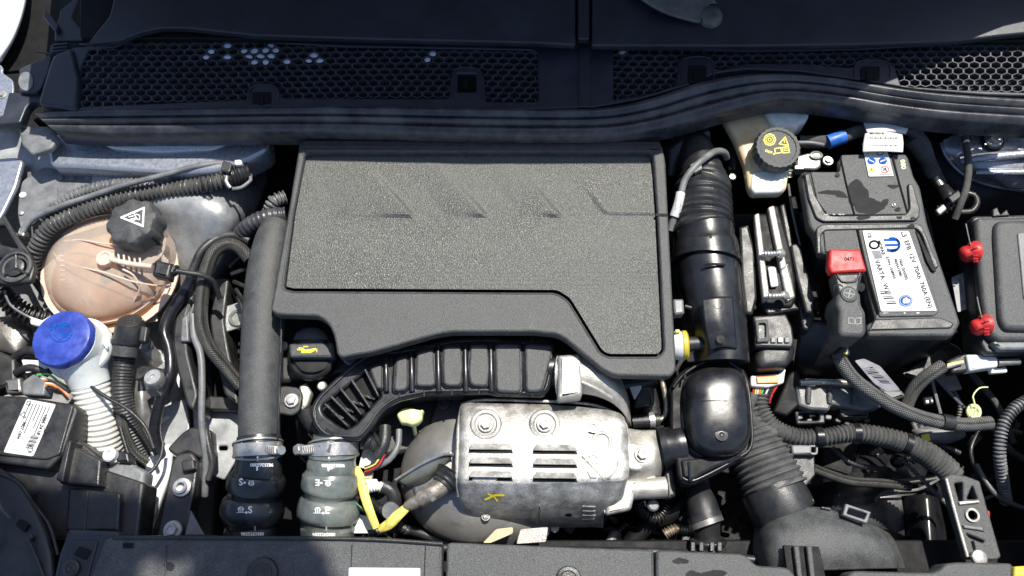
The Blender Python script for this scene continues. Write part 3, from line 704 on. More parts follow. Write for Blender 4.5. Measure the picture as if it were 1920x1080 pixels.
# ================================================================ coolant hose below tank
hc = T('coolant_hose', 'black coolant hose with quick connector under the tank', 'hose', 240, 700, -40)
TB('hose', hc, [(236, 660, -10, 20), (230, 700, -20, 18.5), (228, 740, -30, 19), (238, 785, -50, 19), (256, 830, -80, 20), (280, 880, -120, 20)], 19, RUB, rib=(6, .9))
LT('connector_head', hc, (244, 608, 18), [(24, -40), (26, -16), (26, 0), (22, 8), (16, 10)], BK, axis=(.1, .75, 1), seg=28)
TB('connector_body', hc, [(244, 612, 18, 26), (238, 642, 8, 25)], 25, BK, seg=24)
TB('collar', hc, [(238, 640, 6, 24), (234, 668, -2, 23)], 23, BKG, seg=24)
TB('retaining_ring', hc, [(237, 638, 8, 27), (236, 644, 6, 27)], 27, BK, seg=24)
PL('latch', hc, orect(268, 626, 14, 30, 8), 30, 14, BK, 3)
DEC('moulded_square', hc, [('s', [(236, 650), (242, 656), (236, 663), (230, 656)], 2, True)], [o for o in hc.children if o.name.startswith('collar')], BKG)
# studs
st = T('suspension_studs', 'grey ribbed cap stud on the wing beside the coolant hose', 'stud', 275, 645, -40)
LT('stud_cap', st, (270, 646, -10), [(15, -6), (15.5, 2), (15, 8), (13, 10), (5, 10), (4, 7), (1, 7)], GREY, axis=(-.1, .3, 1), seg=24)
LT('stud_nut', st, (286, 668, -40), [(15, -20), (14, 0), (13, 26)], STEEL, axis=(-.25, .5, 1), seg=6)
PL('seat', st, ell(292, 676, 24, 22), -50, 12, PAINTM, 4)
st2 = T('hinge_stud', 'large silver cap nut clamping the black pipe bracket', 'stud', 291, 715, -40)
LT('nut_cap', st2, (291, 712, 0), [(17, -8), (18, 2), (17, 10), (15, 13), (5, 13), (4, 10), (1, 10)], STEEL, axis=(-.05, .2, 1), seg=26)
LT('hex_skirt', st2, (292, 722, -16), [(20, -14), (20, 6), (17, 12)], STEEL, axis=(-.05, .25, 1), seg=6)
PL('pipe_clip', st2, [(254, 690), (270, 684), (322, 694), (320, 712), (300, 708), (276, 700), (262, 712), (252, 712)], -14, 14, BK, 3)
PATCH('bright_pipe', st2, [[(246, 700, -60), (262, 700, -48), (280, 704, -60)], [(244, 760, -70), (264, 760, -54), (284, 760, -70)], [(248, 830, -110), (268, 830, -96), (288, 830, -110)]], STEEL, thick=3)
# black glossy pipe and cables
TB('rubber_pipe', None, [(360, 520, 10), (345, 548, 0), (318, 590, -10), (308, 622, -14), (316, 650, -16), (320, 680, -16), (316, 712, -20), (298, 760, -40), (290, 810, -60), (300, 850, -80)], 10.5, GL, seg=14, tag=('glossy black bent pipe snaking down between tank and engine mount', 'pipe'))
TB('rubber_pipe', None, [(468, 452, 10), (440, 442, 14), (410, 446, 16), (380, 468, 20), (364, 500, 14), (352, 530, 4)], 8, RUB, seg=14, tag=('black rubber pipe arching over behind the braided hose', 'pipe'))
TB('braided_hose', None, [(468, 486, 8), (450, 466, 16), (428, 458, 24), (402, 472, 28), (386, 510, 24), (378, 560, 14), (378, 610, 4), (392, 650, -4), (424, 690, -20), (452, 724, -40)], 12.5, BRAIDG, seg=16, tag=('glossy braided hose curving down beside the black charge pipe', 'hose'))
TB('cable', None, [(362, 590, 0), (364, 630, 2), (376, 665, 4), (379, 720, 0), (378, 790, -10), (386, 860, -30), (384, 930, -60)], 6.5, GREY, seg=10, tag=('smooth grey cable hanging straight beside the engine mount', 'cable'))
TB('elbow_hose', None, [(536, 404, 30), (500, 408, 34), (470, 422, 26), (452, 438, 10)], 16, SEAL, seg=18, rib=(9, .8), tag=('ribbed grey vacuum hose going under the left edge of the engine cover', 'hose'))
TB('corrugated_conduit', None, [(535, 370, 30), (514, 378, 34), (505, 400, 20)], 12, GREY, rib=(7, 2, 'sq'), tag=('short corrugated elbow beside the left edge of the engine cover', 'conduit'))
TB('cable', None, [(150, 706, 10), (175, 728, 14), (205, 748, 12), (240, 768, 8), (272, 800, 0), (288, 840, -10)], 3.6, BK, seg=8, tag=('thin black cable crossing the ribbed white pipe', 'cable'))
TB('cable', None, [(225, 800, -10), (245, 860, -20), (275, 888, -30), (300, 860, -36), (306, 830, -40)], 3.6, BK, seg=8, tag=('thin black cable looping at the foot of the coolant hose', 'cable'))
TB('braided_hose', None, [(228, 778, -30), (236, 815, -34), (252, 848, -44), (276, 868, -60)], 8, BRAIDG, seg=10, tag=('short braided lead tucked beside the foot of the white ribbed pipe', 'hose'))
# engine mount frame
em = T('engine_mount', 'black ribbed engine mount frame beside the silver wing', 'engine mount', 380, 700, -100)
PL('outer_rail', em, [(352, 500), (372, 520), (350, 620), (352, 660), (372, 740), (362, 770), (350, 760), (330, 690), (322, 640), (330, 570)], -20, 90, BK, 5, rnd=10)
PL('upper_web', em, [(356, 545), (375, 540), (352, 610), (342, 604)], -14, 20, GREY, 3, holes=[[(362, 552), (368, 550), (353, 592), (349, 590)]])
PL('inner_rail', em, [(400, 520), (430, 520), (420, 600), (430, 660), (440, 700), (448, 760), (420, 740), (400, 660), (392, 600)], -50, 60, BK, 5, rnd=8)
PL('lower_shelf', em, [(356, 740), (448, 745), (450, 770), (360, 766)], -90, 30, BK, 3)
PL('floor', em, [(350, 600), (450, 560), (450, 770), (360, 770)], -230, 20, DK, 3)
for i in range(5): TB('rib', em, [(430+i*4, 500+i*14, -20), (462, 470+i*34, -10)], 4, BK, seg=6)
PL('stand_off', em, [(340, 596), (352, 590), (354, 640), (338, 640)], -12, 16, GREY, 3)
# ================================================================ lower left module and shelf
ec = T('control_unit', 'black control unit with white data label at the left edge', 'control unit', 60, 800, -20)
cu = PL('housing', ec, [(-60, 740), (40, 742), (140, 758), (146, 768), (118, 850), (90, 880), (-60, 860)], 30, 60, BK, 5, rnd=6)
PL('lid_step', ec, [(-40, 748), (44, 744), (138, 760), (112, 852), (86, 862), (-40, 850)], 34, 6, BK, 3, rnd=5)
lab = PL('label', ec, [(50, 748), (105, 758), (62, 856), (6, 848)], 36, 1.2, LAB, .3, rnd=4)
it = []
for r_ in range(9):
    k = r_/9
    x0, y0 = 96-k*10, 764+k*0
for i in range(7):
    it.append(('s', [(56+i*6.2, 756+i*1.2), (56+i*6.2-13-(i % 3)*5, 756+i*1.2+30+(i % 3)*12)], 1.3))
it += [('t', '1005 24 18', (84, 776), 9, 112), ('t', '9827 1004', (44, 790), 8, 112), ('s', [(38, 778), (46, 772), (48, 784)], 1.2, True), ('s', [(52, 752), (58, 753), (56, 760), (50, 759)], 1.1, True)]
for i in range(11): it.append(('s', [(60+i*-1.2, 816+i*2.3), (73-i*1.2, 818+i*2.3)], .7+(i % 3)*.6))
it += [('s', circ(57, 848-6, 5, 5, 12), 1.1), ('t', 'E', (54, 846), 7, 100)]
DEC('label_printing', ec, it, [lab], INK, off=.3)
for i, (x, y, rx, ry) in enumerate(((122, 772, 12, 14), (92, 808, 10, 9))): DEC('wet_patch', ec, [('p', blob(x, y, rx, ry, i+1))], list(ec.children)[:2], WET, off=.4)
sh = T('side_shelf', 'black plastic shelf and trim in shade at the lower left corner', 'side trim', 90, 950, -20)
PL('shelf', sh, [(-60, 862), (96, 874), (110, 858), (124, 815), (150, 826), (190, 858), (196, 880), (270, 905), (258, 1010), (120, 1012), (-60, 1000)], 0, 60, BK, 5, rnd=5)
PATCH('corner_trim', sh, [[(-70, 850, 20), (0, 878, 30), (30, 898, 30), (44, 920, 10)], [(-70, 950, 40), (30, 950, 50), (70, 960, 50), (84, 975, 20)], [(-70, 1040, 50), (50, 1040, 60), (96, 1040, 60), (108, 1050, 30)], [(-70, 1130, 50), (60, 1130, 60), (100, 1130, 60), (112, 1130, 30)]], BK, thick=8)
TB('trim_bead', sh, [(-20, 880, 32), (34, 905, 36), (62, 945, 40), (92, 985, 44), (108, 1040, 46)], 4, BK, seg=8)
PL('clip_hole', sh, [(36, 972), (54, 984), (44, 998), (28, 984)], 62, 6, DK, 1)
PL('wall_fin', sh, [(124, 828), (134, 824), (118, 905), (104, 900)], 40, 60, BK, 3)
PL('wall_block', sh, [(118, 826), (190, 862), (186, 912), (110, 906)], 24, 40, BK, 4)
PL('lower_box', sh, [(128, 914), (226, 924), (222, 996), (122, 996)], 14, 50, BK, 4)
TB('seam', sh, [(165, 920, 15), (158, 994, 15)], 1.3, BKG, seg=6)
TB('trim_edge', sh, [(0, 1010, 64), (-20, 1040, 60)], 2, BK)
TB('stay', sh, [(48, 1004, 66), (62, 1030, 66), (84, 1085, 66)], 2.6, BK, seg=8)
PL('stay_clip', sh, orect(54, 1008, 16, 9, -30), 68, 6, BK, 2)
TB('edge_wire', sh, [(-4, 930, 66), (4, 955, 66), (20, 972, 66)], 2.4, BKG, seg=6)
pm = T('washer_pump', 'black pump body with round white cap below the ribbed pipe', 'pump', 215, 870, -20)
LT('cap', pm, (208, 854, 8), [(13, -4), (13.5, 6), (11, 9), (7, 9), (6, 6), (1, 6)], LAB, axis=(-.15, .1, 1), seg=24)
PL('body', pm, [(212, 842), (240, 848), (244, 868), (218, 866)], 4, 30, BK, 4)
PL('bracket', pm, [(190, 868), (240, 866), (272, 884), (268, 912), (190, 900)], -6, 40, GREY, 6)
DEC('yellow_mark', pm, [('p', [(244, 882), (254, 888), (260, 897), (247, 892)])], [list(pm.children)[-1]], YINK)
# wires and connector left of module
wc = T('wire_connector', 'connector with orange and green wires above the control unit', 'connector', 90, 710, -10)
PL('shell', wc, [(40, 716), (62, 700), (88, 716), (82, 742), (40, 740)], 20, 30, GREY, 4)
PL('shell', wc, [(6, 712), (38, 706), (42, 736), (10, 738)], 24, 24, DALU, 6)
for i, (m_, dy) in enumerate(((ORG, 0), (ORG, 8), (GRN, -12), (LAB, 4), (BK, 12), (WHT, -5))):
    TB('wire', wc, [(70, 715+dy, 14), (92, 712+dy+i, 18), (108, 722+dy*.6, 10), (128, 738+dy, -10)], 2.3, m_, seg=6)
TB('sleeve', wc, [(28, 672, 0), (50, 658, 10), (80, 664, 10), (100, 690, 0)], 9, BK, seg=10)
PL('paper_tag', wc, [(40, 674), (80, 676), (92, 690), (48, 700)], 14, 1.5, LAB, .3)
DEC('tag_print', wc, [('s', [(44+i*6, 678), (48+i*6, 694)], 1.6) for i in range(7)], [list(wc.children)[-1]], INK, off=.3)
TB('sleeve', wc, [(30, 700, 6), (56, 690, 12), (92, 700, 6)], 8, BK, seg=10)
PL('side_wall', wc, [(-40, 640), (28, 672), (30, 720), (-40, 740)], 10, 40, BK, 6)
DM('cavity_liner', wc, [(-40, 600), (40, 590), (62, 620), (40, 670), (-40, 650)], -60, 20, DALU, p=2)

lk = T('lower_bracket', 'black bracket with two flanged bolts at the foot of the silver gusset', 'bracket', 335, 950, -60)
PL('arm', lk, [(322, 862), (334, 850), (360, 846), (372, 868), (366, 920), (356, 960), (372, 1010), (290, 1012), (306, 940)], -30, 40, BK, 5, rnd=8)
PL('upper_hook', lk, [(312, 842), (340, 812), (358, 800), (396, 806), (398, 850), (376, 860), (352, 846), (330, 856)], -34, 30, BK, 4, rnd=6)
PL('pipe_clip', lk, orect(352, 872, 24, 20, -8), -16, 16, BK, 3)
LT('ring_sleeve', lk, (342, 914, -26), [(18, -6), (17, 4), (12, 5), (12, 12), (8, 12), (8, 2), (1, 1)], STEEL, seg=24)
BOLT(lk, 324, 994, -18, 18, STEEL)
PL('triangle_web', lk, [(356, 955), (384, 1004), (346, 1004)], -20, 8, GREY, 2)
TB('hook_cable', lk, [(384, 800, -20), (392, 840, -24), (398, 870, -30), (390, 900, -36)], 6, RUB)

f2 = T('fender', 'silver front fender running along the right side of the bay, outside the picture edge', 'fender', 2050, 500, 60)
PATCH('fender_skin', f2, [[(1985, 190, 120), (2100, 190, 116), (2400, 190, 90), (3000, 190, -60)], [(1990, 500, 96), (2100, 500, 96), (2400, 500, 76), (3000, 500, -60)], [(1990, 900, 86), (2100, 900, 86), (2400, 900, 64), (3000, 900, -60)], [(1990, 1250, 60), (2100, 1250, 60), (2400, 1250, 30), (2900, 1250, -100)]], WPAINT, thick=6)
bp = T('front_bumper', 'silver bumper skin below the bottom edge of the picture', 'bumper', 960, 1200, 20)
PATCH('bumper_skin', bp, [[(-900, 1136, 20), (0, 1136, 62), (960, 1136, 72), (1900, 1136, 62), (2800, 1136, 20)], [(-900, 1300, 0), (0, 1300, 50), (960, 1300, 60), (1900, 1300, 50), (2800, 1300, 0)], [(-800, 1600, -300), (0, 1600, -260), (960, 1600, -240), (1900, 1600, -260), (2700, 1600, -300)]], WPAINT, thick=6)
# ================================================================ engine block below everything
eb = T('engine_block', 'dark engine block and castings seen in the gaps under the cover', 'engine block', 850, 720, -200)
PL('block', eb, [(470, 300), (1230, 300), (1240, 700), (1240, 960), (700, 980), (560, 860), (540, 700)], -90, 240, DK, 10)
PL('front_casting', eb, [(560, 600), (800, 600), (850, 760), (820, 840), (700, 860), (640, 800)], -40, 60, BK, 8, rnd=12)
PL('valve_cover', eb, [(520, 560), (700, 560), (1060, 600), (1230, 640), (1240, 720), (1100, 740), (640, 700), (524, 720)], 10, 60, BK, 8, rnd=14)
PL('front_bracket', eb, [(820, 740), (870, 740), (866, 820), (800, 800)], -20, 20, BK, 6)
for x, y in ((832, 757), (700, 770)): LT('boss', eb, (x, y, -20), [(13, -20), (12, 4), (7, 5), (6, 1)], BK, seg=20)
r = random.Random(11)
for i in range(12):
    x = r.uniform(690, 850); y = r.uniform(740, 860)
    PL('web', eb, orect(x, y, r.uniform(14, 50), r.uniform(8, 26), r.uniform(-40, 40)), r.uniform(-60, -30), 20, (BK, DK, GREY)[i % 3], 3)
# ================================================================ charge pipe
cp = T('charge_pipe', 'wide matt black charge pipe running down the left side of the engine cover', 'pipe', 490, 640, 0)
TB('pipe', cp, [(520, 420, 60, 26), (512, 450, 62, 33), (504, 500, 60, 38), (497, 560, 56, 39), (492, 640, 50, 39), (488, 720, 44, 38), (486, 780, 36, 38), (486, 836, 28, 38)], 38, BKG, seg=32)
TB('mould_seam', cp, [(528, 590, 84), (526, 660, 80), (522, 760, 66), (521, 820, 52)], 2, BK, seg=6)
DEC('wet_edge', cp, [('s', [(498, 470), (492, 560), (489, 640)], 1.2)], [list(cp.children)[0]], BK, off=.3)
def bulge_hose(name, label, pts, m, parent_z, part):
    t = T(name, label, 'hose', pts[0][0], pts[-1][1], parent_z)
    h = TB('rubber_hose', t, pts, 45, m, seg=36, step=3)
    return t, h
hs, hsm = bulge_hose('charge_hose', 'dark bulged charge hose printed with an S, shade put into its colour', [(486, 818, 30, 40), (486, 836, 28, 42), (485, 862, 24, 42), (484, 880, 20, 44), (483, 888, 16, 47), (482, 896, 14, 53), (480, 908, 12, 54), (479, 918, 8, 52), (478, 924, 6, 46), (477, 929, 4, 46), (476, 936, 2, 53), (474, 950, -2, 58), (473, 964, -6, 58), (472, 976, -10, 52), (472, 984, -12, 46), (472, 992, -16, 50), (472, 1004, -18, 50), (472, 1040, -30, 50)], HOSED, 0, 'S')
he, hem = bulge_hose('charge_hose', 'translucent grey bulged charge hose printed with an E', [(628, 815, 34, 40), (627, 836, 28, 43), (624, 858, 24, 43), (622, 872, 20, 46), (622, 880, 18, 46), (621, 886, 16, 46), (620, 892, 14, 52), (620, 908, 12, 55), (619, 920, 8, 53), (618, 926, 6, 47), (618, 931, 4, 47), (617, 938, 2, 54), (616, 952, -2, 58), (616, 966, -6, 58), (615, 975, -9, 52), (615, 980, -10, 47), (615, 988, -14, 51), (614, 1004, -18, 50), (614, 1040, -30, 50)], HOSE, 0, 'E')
MS = [(0, 0), (0, .62), (.1, .8), (.22, .8), (.3, .66), (.3, 0)]
def mlogo(cx, cy, s, flip=1):
    "round-shouldered m on a bar"
    f = flip; o = []
    for dx in (-.32, 0, .32): o.append(('s', [(cx+dx*s, cy+f*.30*s), (cx+dx*s, cy-f*.28*s)], .13*s))
    o.append(('s', circ(cx, cy-f*.05*s, .45*s, .42*s, 14, 180, 360) if f > 0 else circ(cx, cy+.05*s, .45*s, .42*s, 14, 0, 180), .12*s))
    o.append(('s', [(cx-.7*s, cy+f*.45*s), (cx+.9*s, cy+f*.45*s)], .08*s)); return o
def hose_marks(par, tgt, cx, num, L, y0, lx):
    it = [('s', [(cx-32, y0-26), (cx+34, y0-25)], 2), ('s', [(cx-4, y0-28), (cx-4, y0-22)], 3)]
    it += [('s', [(cx-32, y0+2), (cx+32, y0+2)], 2), ('s', [(cx-3, y0), (cx-3, y0+6)], 3)]
    it += [('t', num, (cx+26, y0+12), 8.5, 180), ('s', [(cx-4, y0+19), (cx-4, y0+24)], 3)]
    DEC('part_number', par, it, [tgt], WINK, off=.8)
    it = [('t', L, (lx-20, y0+41), 17, 180)] + mlogo(lx-5, y0+48, 11, -1) + [('s', circ(lx-17, y0+48, 1.2, 1.2, 8), 2)]
    DEC('upper_mark', par, it, [tgt], WINK, off=.8)
    it = mlogo(lx-24, y0+99, 11, 1) + [('t', L, (lx-11, y0+105), 18, 0), ('s', circ(lx-14, y0+104, 1.2, 1.2, 8), 2)]
    DEC('lower_mark', par, it, [tgt], WINK, off=.8)
    DEC('lower_number', par, [('s', [(cx-8, y0+130), (cx-8, y0+136)], 3), ('t', num, (cx-34, y0+147), 8.5, 0)], [tgt], WINK, off=.8)
hose_marks(hs, hsm, 486, '9835263380', 'S', 857, 476)
hose_marks(he, hem, 620, '9835265880', 'E', 858, 620)
def clamp(label, cx, cy, z, rr, sc):
    t = T('hose_clamp', label, 'clamp', cx, cy, z)
    TB('band', t, [(cx, cy-12, z, rr), (cx, cy+12, z-4, rr)], rr, STEEL, seg=40, step=3)
    TB('band_lip', t, [(cx, cy-12, z, rr+1.5), (cx, cy-9, z, rr+1.5)], rr, CLR, seg=40, step=3)
    TB('band_lip', t, [(cx, cy+9, z-3, rr+1.5), (cx, cy+12, z-4, rr+1.5)], rr, CLR, seg=40, step=3)
    PL('screw_housing', t, orect(sc[0], sc[1], 34, 18, sc[2]), z+30, 14, STEEL, 3)
    for i in range(7):
        a = math.radians(sc[2]); d = -12+i*4
        TB('worm_groove', t, [(sc[0]+d*math.cos(a)+5*math.sin(a), sc[1]+d*math.sin(a)-5*math.cos(a), z+31), (sc[0]+d*math.cos(a)-5*math.sin(a), sc[1]+d*math.sin(a)+5*math.cos(a), z+31)], 1.3, DALU, seg=5)
    return t
c1 = clamp('bright worm clamp with lettering on the dark S hose', 484, 842, 28, 45, (502, 842, 4))
LT('screw_head', c1, (525, 844, 52), [(9, -8), (10, 4), (8, 8), (1, 8)], STEEL, axis=(.6, -.2, .7), seg=8)
c2 = clamp('bright worm clamp on the grey E hose, screw pointing left', 626, 842, 28, 46, (578, 842, -6))
LT('screw_head', c2, (562, 843, 44), [(9, -8), (11, 4), (9, 9), (1, 9)], STEEL, axis=(-.6, -.2, .7), seg=8)
DEC('blue_reflection_mark', c2, [('p', [(596, 836), (622, 833), (618, 850), (594, 856)])], [list(c2.children)[0]], LABG, off=1)
DEC('stamping', c1, [('t', '32-50', (452, 849), 9, 0)], [list(c1.children)[0]], INKG, off=.5)
# ================================================================ engine cover
ecv = T('engine_cover', 'large matt black engine cover with textured panel and angled lower edge', 'engine cover', 890, 480, 60)
outer = [(562, 264), (1240, 266), (1248, 300), (1253, 404), (1268, 694), (1258, 706), (1152, 704), (1128, 692), (1062, 636), (1044, 626), (1000, 622), (850, 622), (820, 626), (700, 660), (640, 670), (632, 664), (627, 630), (616, 606), (596, 592), (520, 590), (508, 582), (509, 572), (540, 400)]
panel = [(572, 284), (1224, 284), (1232, 400), (1245, 656), (1236, 668), (1140, 668), (1126, 660), (1066, 562), (1044, 548), (548, 545), (532, 540), (533, 532), (550, 400)]
CZ = (122, 0, 0)
PL('surround', ecv, outer, CZ, 24, BKG, 4, holes=[panel], rnd=10)
PL('skirt', ecv, outer, 100, 22, DK, 2, rnd=10)
def inset(P, k):
    n = len(P); out = []
    A = sum(P[i][0]*P[(i+1) % n][1]-P[(i+1) % n][0]*P[i][1] for i in range(n)); sg = 1 if A > 0 else -1
    for i in range(n):
        a, b, c = Vector(P[i-1]), Vector(P[i]), Vector(P[(i+1) % n])
        u = (b-a).normalized(); v = (c-b).normalized(); nu = Vector((-u.y, u.x)); nv = Vector((-v.y, v.x))
        m = (nu+nv).normalized(); d = k/max(.5, m.dot(nu)); q = b + m*d*sg; out.append((q.x, q.y))
    return out
# textured panel, gently crowned: fine grid clipped to the outline
def crown_panel():
    P = rnd_poly(inset(panel, 4.5), 8); bm = bmesh.new()
    base = [bm.verts.new((p[0], p[1], 0)) for p in P]
    for t in tessellate_polygon([[Vector((p[0], p[1], 0)) for p in P]]):
        try: bm.faces.new([base[i] for i in t])
        except ValueError: pass
    for ax, rng in ((1, range(288, 668, 5)), (0, range(545, 1245, 5))):
        for k in rng:
            g = bm.verts[:]+bm.edges[:]+bm.faces[:]
            co = (0, k, 0) if ax else (k, 0, 0); no = (0, 1, 0) if ax else (1, 0, 0)
            bmesh.ops.bisect_plane(bm, geom=g, plane_co=co, plane_no=no)
    bm.verts.ensure_lookup_table()
    V = []
    def emb(x, y, ax_, bx, w):   # soft chevron step ending on the y=400 line
        if y > 414 or y < 402-w: return 0
        soft = 1 if y < 396 else (.5+.5*math.cos((y-396)/18*math.pi))
        k = (402-y)/w; xr = bx - (402-y)*.90; d = xr - x; L = 70 + (80 if ax_ < 600 else 0)*(1-k)
        if d < -8 or d > L: return 0
        s = (d+8)/8 if d < 0 else 1-d/L
        return 10*max(0, min(1, 1-k))**.7*s*soft 
    for v in bm.verts:
        x, y = v.co.x, v.co.y
        h = 0
        if y < 470: h -= .075*(470-y)
        elif y > 508: h -= min(7, .16*(y-508))
        for a_, b_, w in ((560, 770, 100), (862, 907, 100), (1008, 1046, 100)): h += emb(x, y, a_, b_, w)
        if x > 1060 and y < 405: h += max(0, min(1, (x-(1132-(402-y)*.8))/8))*5*max(0, 1-abs(402-y)/90)*(1 if y < 397 else (405-y)/8)
        V.append(W(x, y, 119+h))
    Fc = [tuple(q.index for q in f.verts) for f in bm.faces]; bm.free()
    return mk('textured_panel', V, Fc, PANEL, ecv, ang=50)
crown_panel()
TB('panel_bead', ecv, [(x, y, 122) for x, y in rnd_poly(inset(panel, -3), 10)], 1.6, BKG, seg=6, step=10)
PL('rear_lip', ecv, [(566, 262), (1238, 264), (1240, 278), (564, 277)], 127, 8, BK, 3)
PL('side_step', ecv, [(1229, 400), (1252, 400), (1252, 405), (1229, 405)], 123.5, 3, DK, .5, rnd=1)
DEC('wet_patch', ecv, [('p', [(1218, 704), (1222, 696), (1232, 692), (1242, 688), (1262, 686), (1265, 690), (1262, 703), (1245, 706)])], [list(ecv.children)[0]], WET, off=.5)
# ================================================================ oil cap
oc = T('oil_filler_cap', 'round black oil filler cap with yellow oil can, below the cover corner', 'oil cap', 583, 660, 40)
oax = (0, -.16, 1)
LT('cap_rim', oc, (584, 668, 40), [(44, -30), (46, -20), (46, -2), (43, 4), (38, 7), (34, 3), (1, 2)], BK, axis=oax, seg=40)
gp = PL('grip_bar', oc, [(541, 644), (625, 642), (628, 670), (543, 670)], 62, 22, BKG, 4, rnd=4)
DM('top_swell', oc, [(548, 640), (556, 624), (574, 615), (596, 615), (612, 624), (620, 640)], 46, 9, BKG, p=3, n=5)
DM('wet_pocket', oc, [(548, 676), (620, 676), (612, 692), (590, 700), (566, 698)], 44, 4, WET, p=3, n=4)
DEC('oil_can_symbol', oc, [('p', [(562, 652), (568, 652), (572, 656), (580, 655), (592, 653), (593, 656), (586, 660), (582, 662), (565, 662), (565, 657), (560, 657)]), ('s', [(562, 652), (558, 656)], 2), ('s', [(570, 650), (577, 650)], 2), ('s', [(594, 655), (594, 660)], 1.5)], [gp], YINK, off=.5)
LT('neck', oc, (584, 674, 10), [(38, -40), (38, 10)], DK, seg=30)
# ================================================================ bracket by charge pipe
bk = T('pipe_bracket', 'small black bracket with flanged bolt beside the charge pipe', 'bracket', 545, 750, 20)
PL('plate', bk, [(526, 722), (560, 726), (568, 740), (562, 770), (548, 780), (512, 774), (516, 740)], 34, 8, BK, 3, rnd=8)
BOLT(bk, 547, 751, 36, 14, STEEL)
PL('rear_casting', bk, [(560, 724), (574, 716), (584, 736), (576, 760), (564, 770)], 16, 20, ALU, 4)
LT('boss', bk, (604, 724, 20), [(9, -8), (9, 2), (7, 4), (1, 4)], STEEL, seg=16)
LT('boss', bk, (532, 648, 24), [(8, -8), (8, 2), (1, 3)], WHT, seg=8)
TB('lower_hose', bk, [(572, 766, 10), (582, 790, 0), (600, 810, -10)], 16, BK)
LT('grommet', bk, (660, 668, 34), [(18, -6), (18, 2), (14, 4), (11, 2), (1, 2)], GREY, seg=24)
BOLT(bk, 664, 667, 36, 9, GREY)
# ================================================================ air duct with pads
du = T('intake_resonator', 'curved black intake duct with seven raised pads and slatted mouth', 'intake duct', 800, 720, 30)
outl = [(580, 776), (585, 756), (597, 738), (668, 672), (700, 656), (740, 654), (790, 647), (830, 638), (870, 632), (930, 632), (950, 637), (1026, 636), (1040, 648), (1044, 664), (1038, 700), (1030, 732), (1018, 744), (930, 742), (916, 738), (800, 740), (744, 752), (716, 772), (694, 806), (676, 826), (608, 822), (588, 800)]
mouth = [(602, 762), (690, 694), (698, 700), (714, 742), (706, 748), (672, 790), (656, 802), (636, 798), (606, 776)]
DZ = 66
PL('lower_shell', du, inset(outl, 2), DZ-14, 56, BK, 6, rnd=12)
ds = PL('upper_shell', du, outl, DZ, 14, GL, 5, holes=[mouth], rnd=14)
TB('flange_rim', du, [(x, y, DZ+1) for x, y in rnd_poly(inset(outl, 7), 14, 3)] + [(inset(outl, 7)[0][0]+4, inset(outl, 7)[0][1]-6, DZ+1)], 2.6, BK, seg=8, step=8)
PL('mouth_floor', du, mouth, DZ-10, 8, DK, 2)
pads = [[(928, 644), (976, 644), (977, 736), (930, 734)], [(984, 644), (1034, 646), (1036, 660), (1016, 734), (986, 734)], [(882, 645), (914, 645), (918, 690), (914, 724), (882, 723), (878, 700), (880, 670)], [(830, 649), (864, 648), (868, 690), (864, 724), (832, 723), (829, 690)], [(781, 658), (812, 654), (816, 720), (808, 724), (779, 724)], [(742, 671), (764, 667), (764, 724), (758, 732), (738, 734)], [(692, 690), (708, 682), (716, 684), (716, 728), (706, 728)]]
for q in pads:
    PL('pad_shoulder', du, inset(q, -5), DZ+5, 9, GL, 4, rnd=12)
    PL('raised_pad', du, q, DZ+11, 12, BKG, 4, rnd=10)
for x in (724, 772, 822, 873, 921): TB('bridge', du, [(x-1, 664 if x < 800 else 648, DZ+4), (x, 700, DZ+8), (x+1, 734, DZ+4)], 5.5, GL, seg=10)
for a, b in (((681, 692), (708, 744)), ((655, 711), (692, 766)), ((634, 728), (676, 778)), ((617, 744), (664, 790)), ((606, 758), (650, 800))):
    o_ = (b[0]-a[0], b[1]-a[1])
    PL('slat', du, [(a[0], a[1]), (a[0]+5, a[1]-3), (b[0]+3, b[1]-3), (b[0], b[1])], DZ+12, 24, BK, 1.5, rnd=1)
for i in range(14):
    x = 618+i*6.5; y = 764-i*4; PL('slat_web', du, orect(x+8, y+14+(i % 3)*6, 12, 5, 30), DZ-2, 8, (BK, GL)[i % 2], 1)
for x, y in ((753, 660), (799, 653), (850, 642), (899, 638), (949, 642), (998, 640), (749, 740), (795, 738), (847, 735), (898, 735), (950, 738), (998, 739)):
    TB('weld_tab', du, [(x, y-6, DZ+3), (x, y+5, DZ+3)], 1.8, BK, seg=6)
LT('outlet_cuff', du, (1034, 695, 40), [(36, -10), (36, 16)], GL, axis=(1, 0, -.02), seg=28)
tp = TB('hose_cuff', du, [(640, 806, 44, 34), (630, 824, 34, 38), (627, 838, 28, 40)], 36, BK, seg=30)
DEC('moulded_numbers', ecv, [('t', '02-04-97', (1016, 638), 5, 4)], [ds], GREY, off=.6)
# ================================================================ yellow dipstick
dp = T('dipstick', 'pale yellow-green dipstick handle in front of the black duct', 'dipstick', 771, 783, 0)
DM('handle', dp, [(744, 780), (748, 772), (758, 767), (772, 765), (784, 770), (796, 769), (792, 778), (792, 787), (784, 796), (772, 800), (762, 796), (752, 796)], 20, 12, YELG, p=3, n=6, rnd=5, skirt=8)
TB('stem', dp, [(772, 788, 16), (776, 800, 0), (780, 820, -40)], 4, YELG, seg=8)
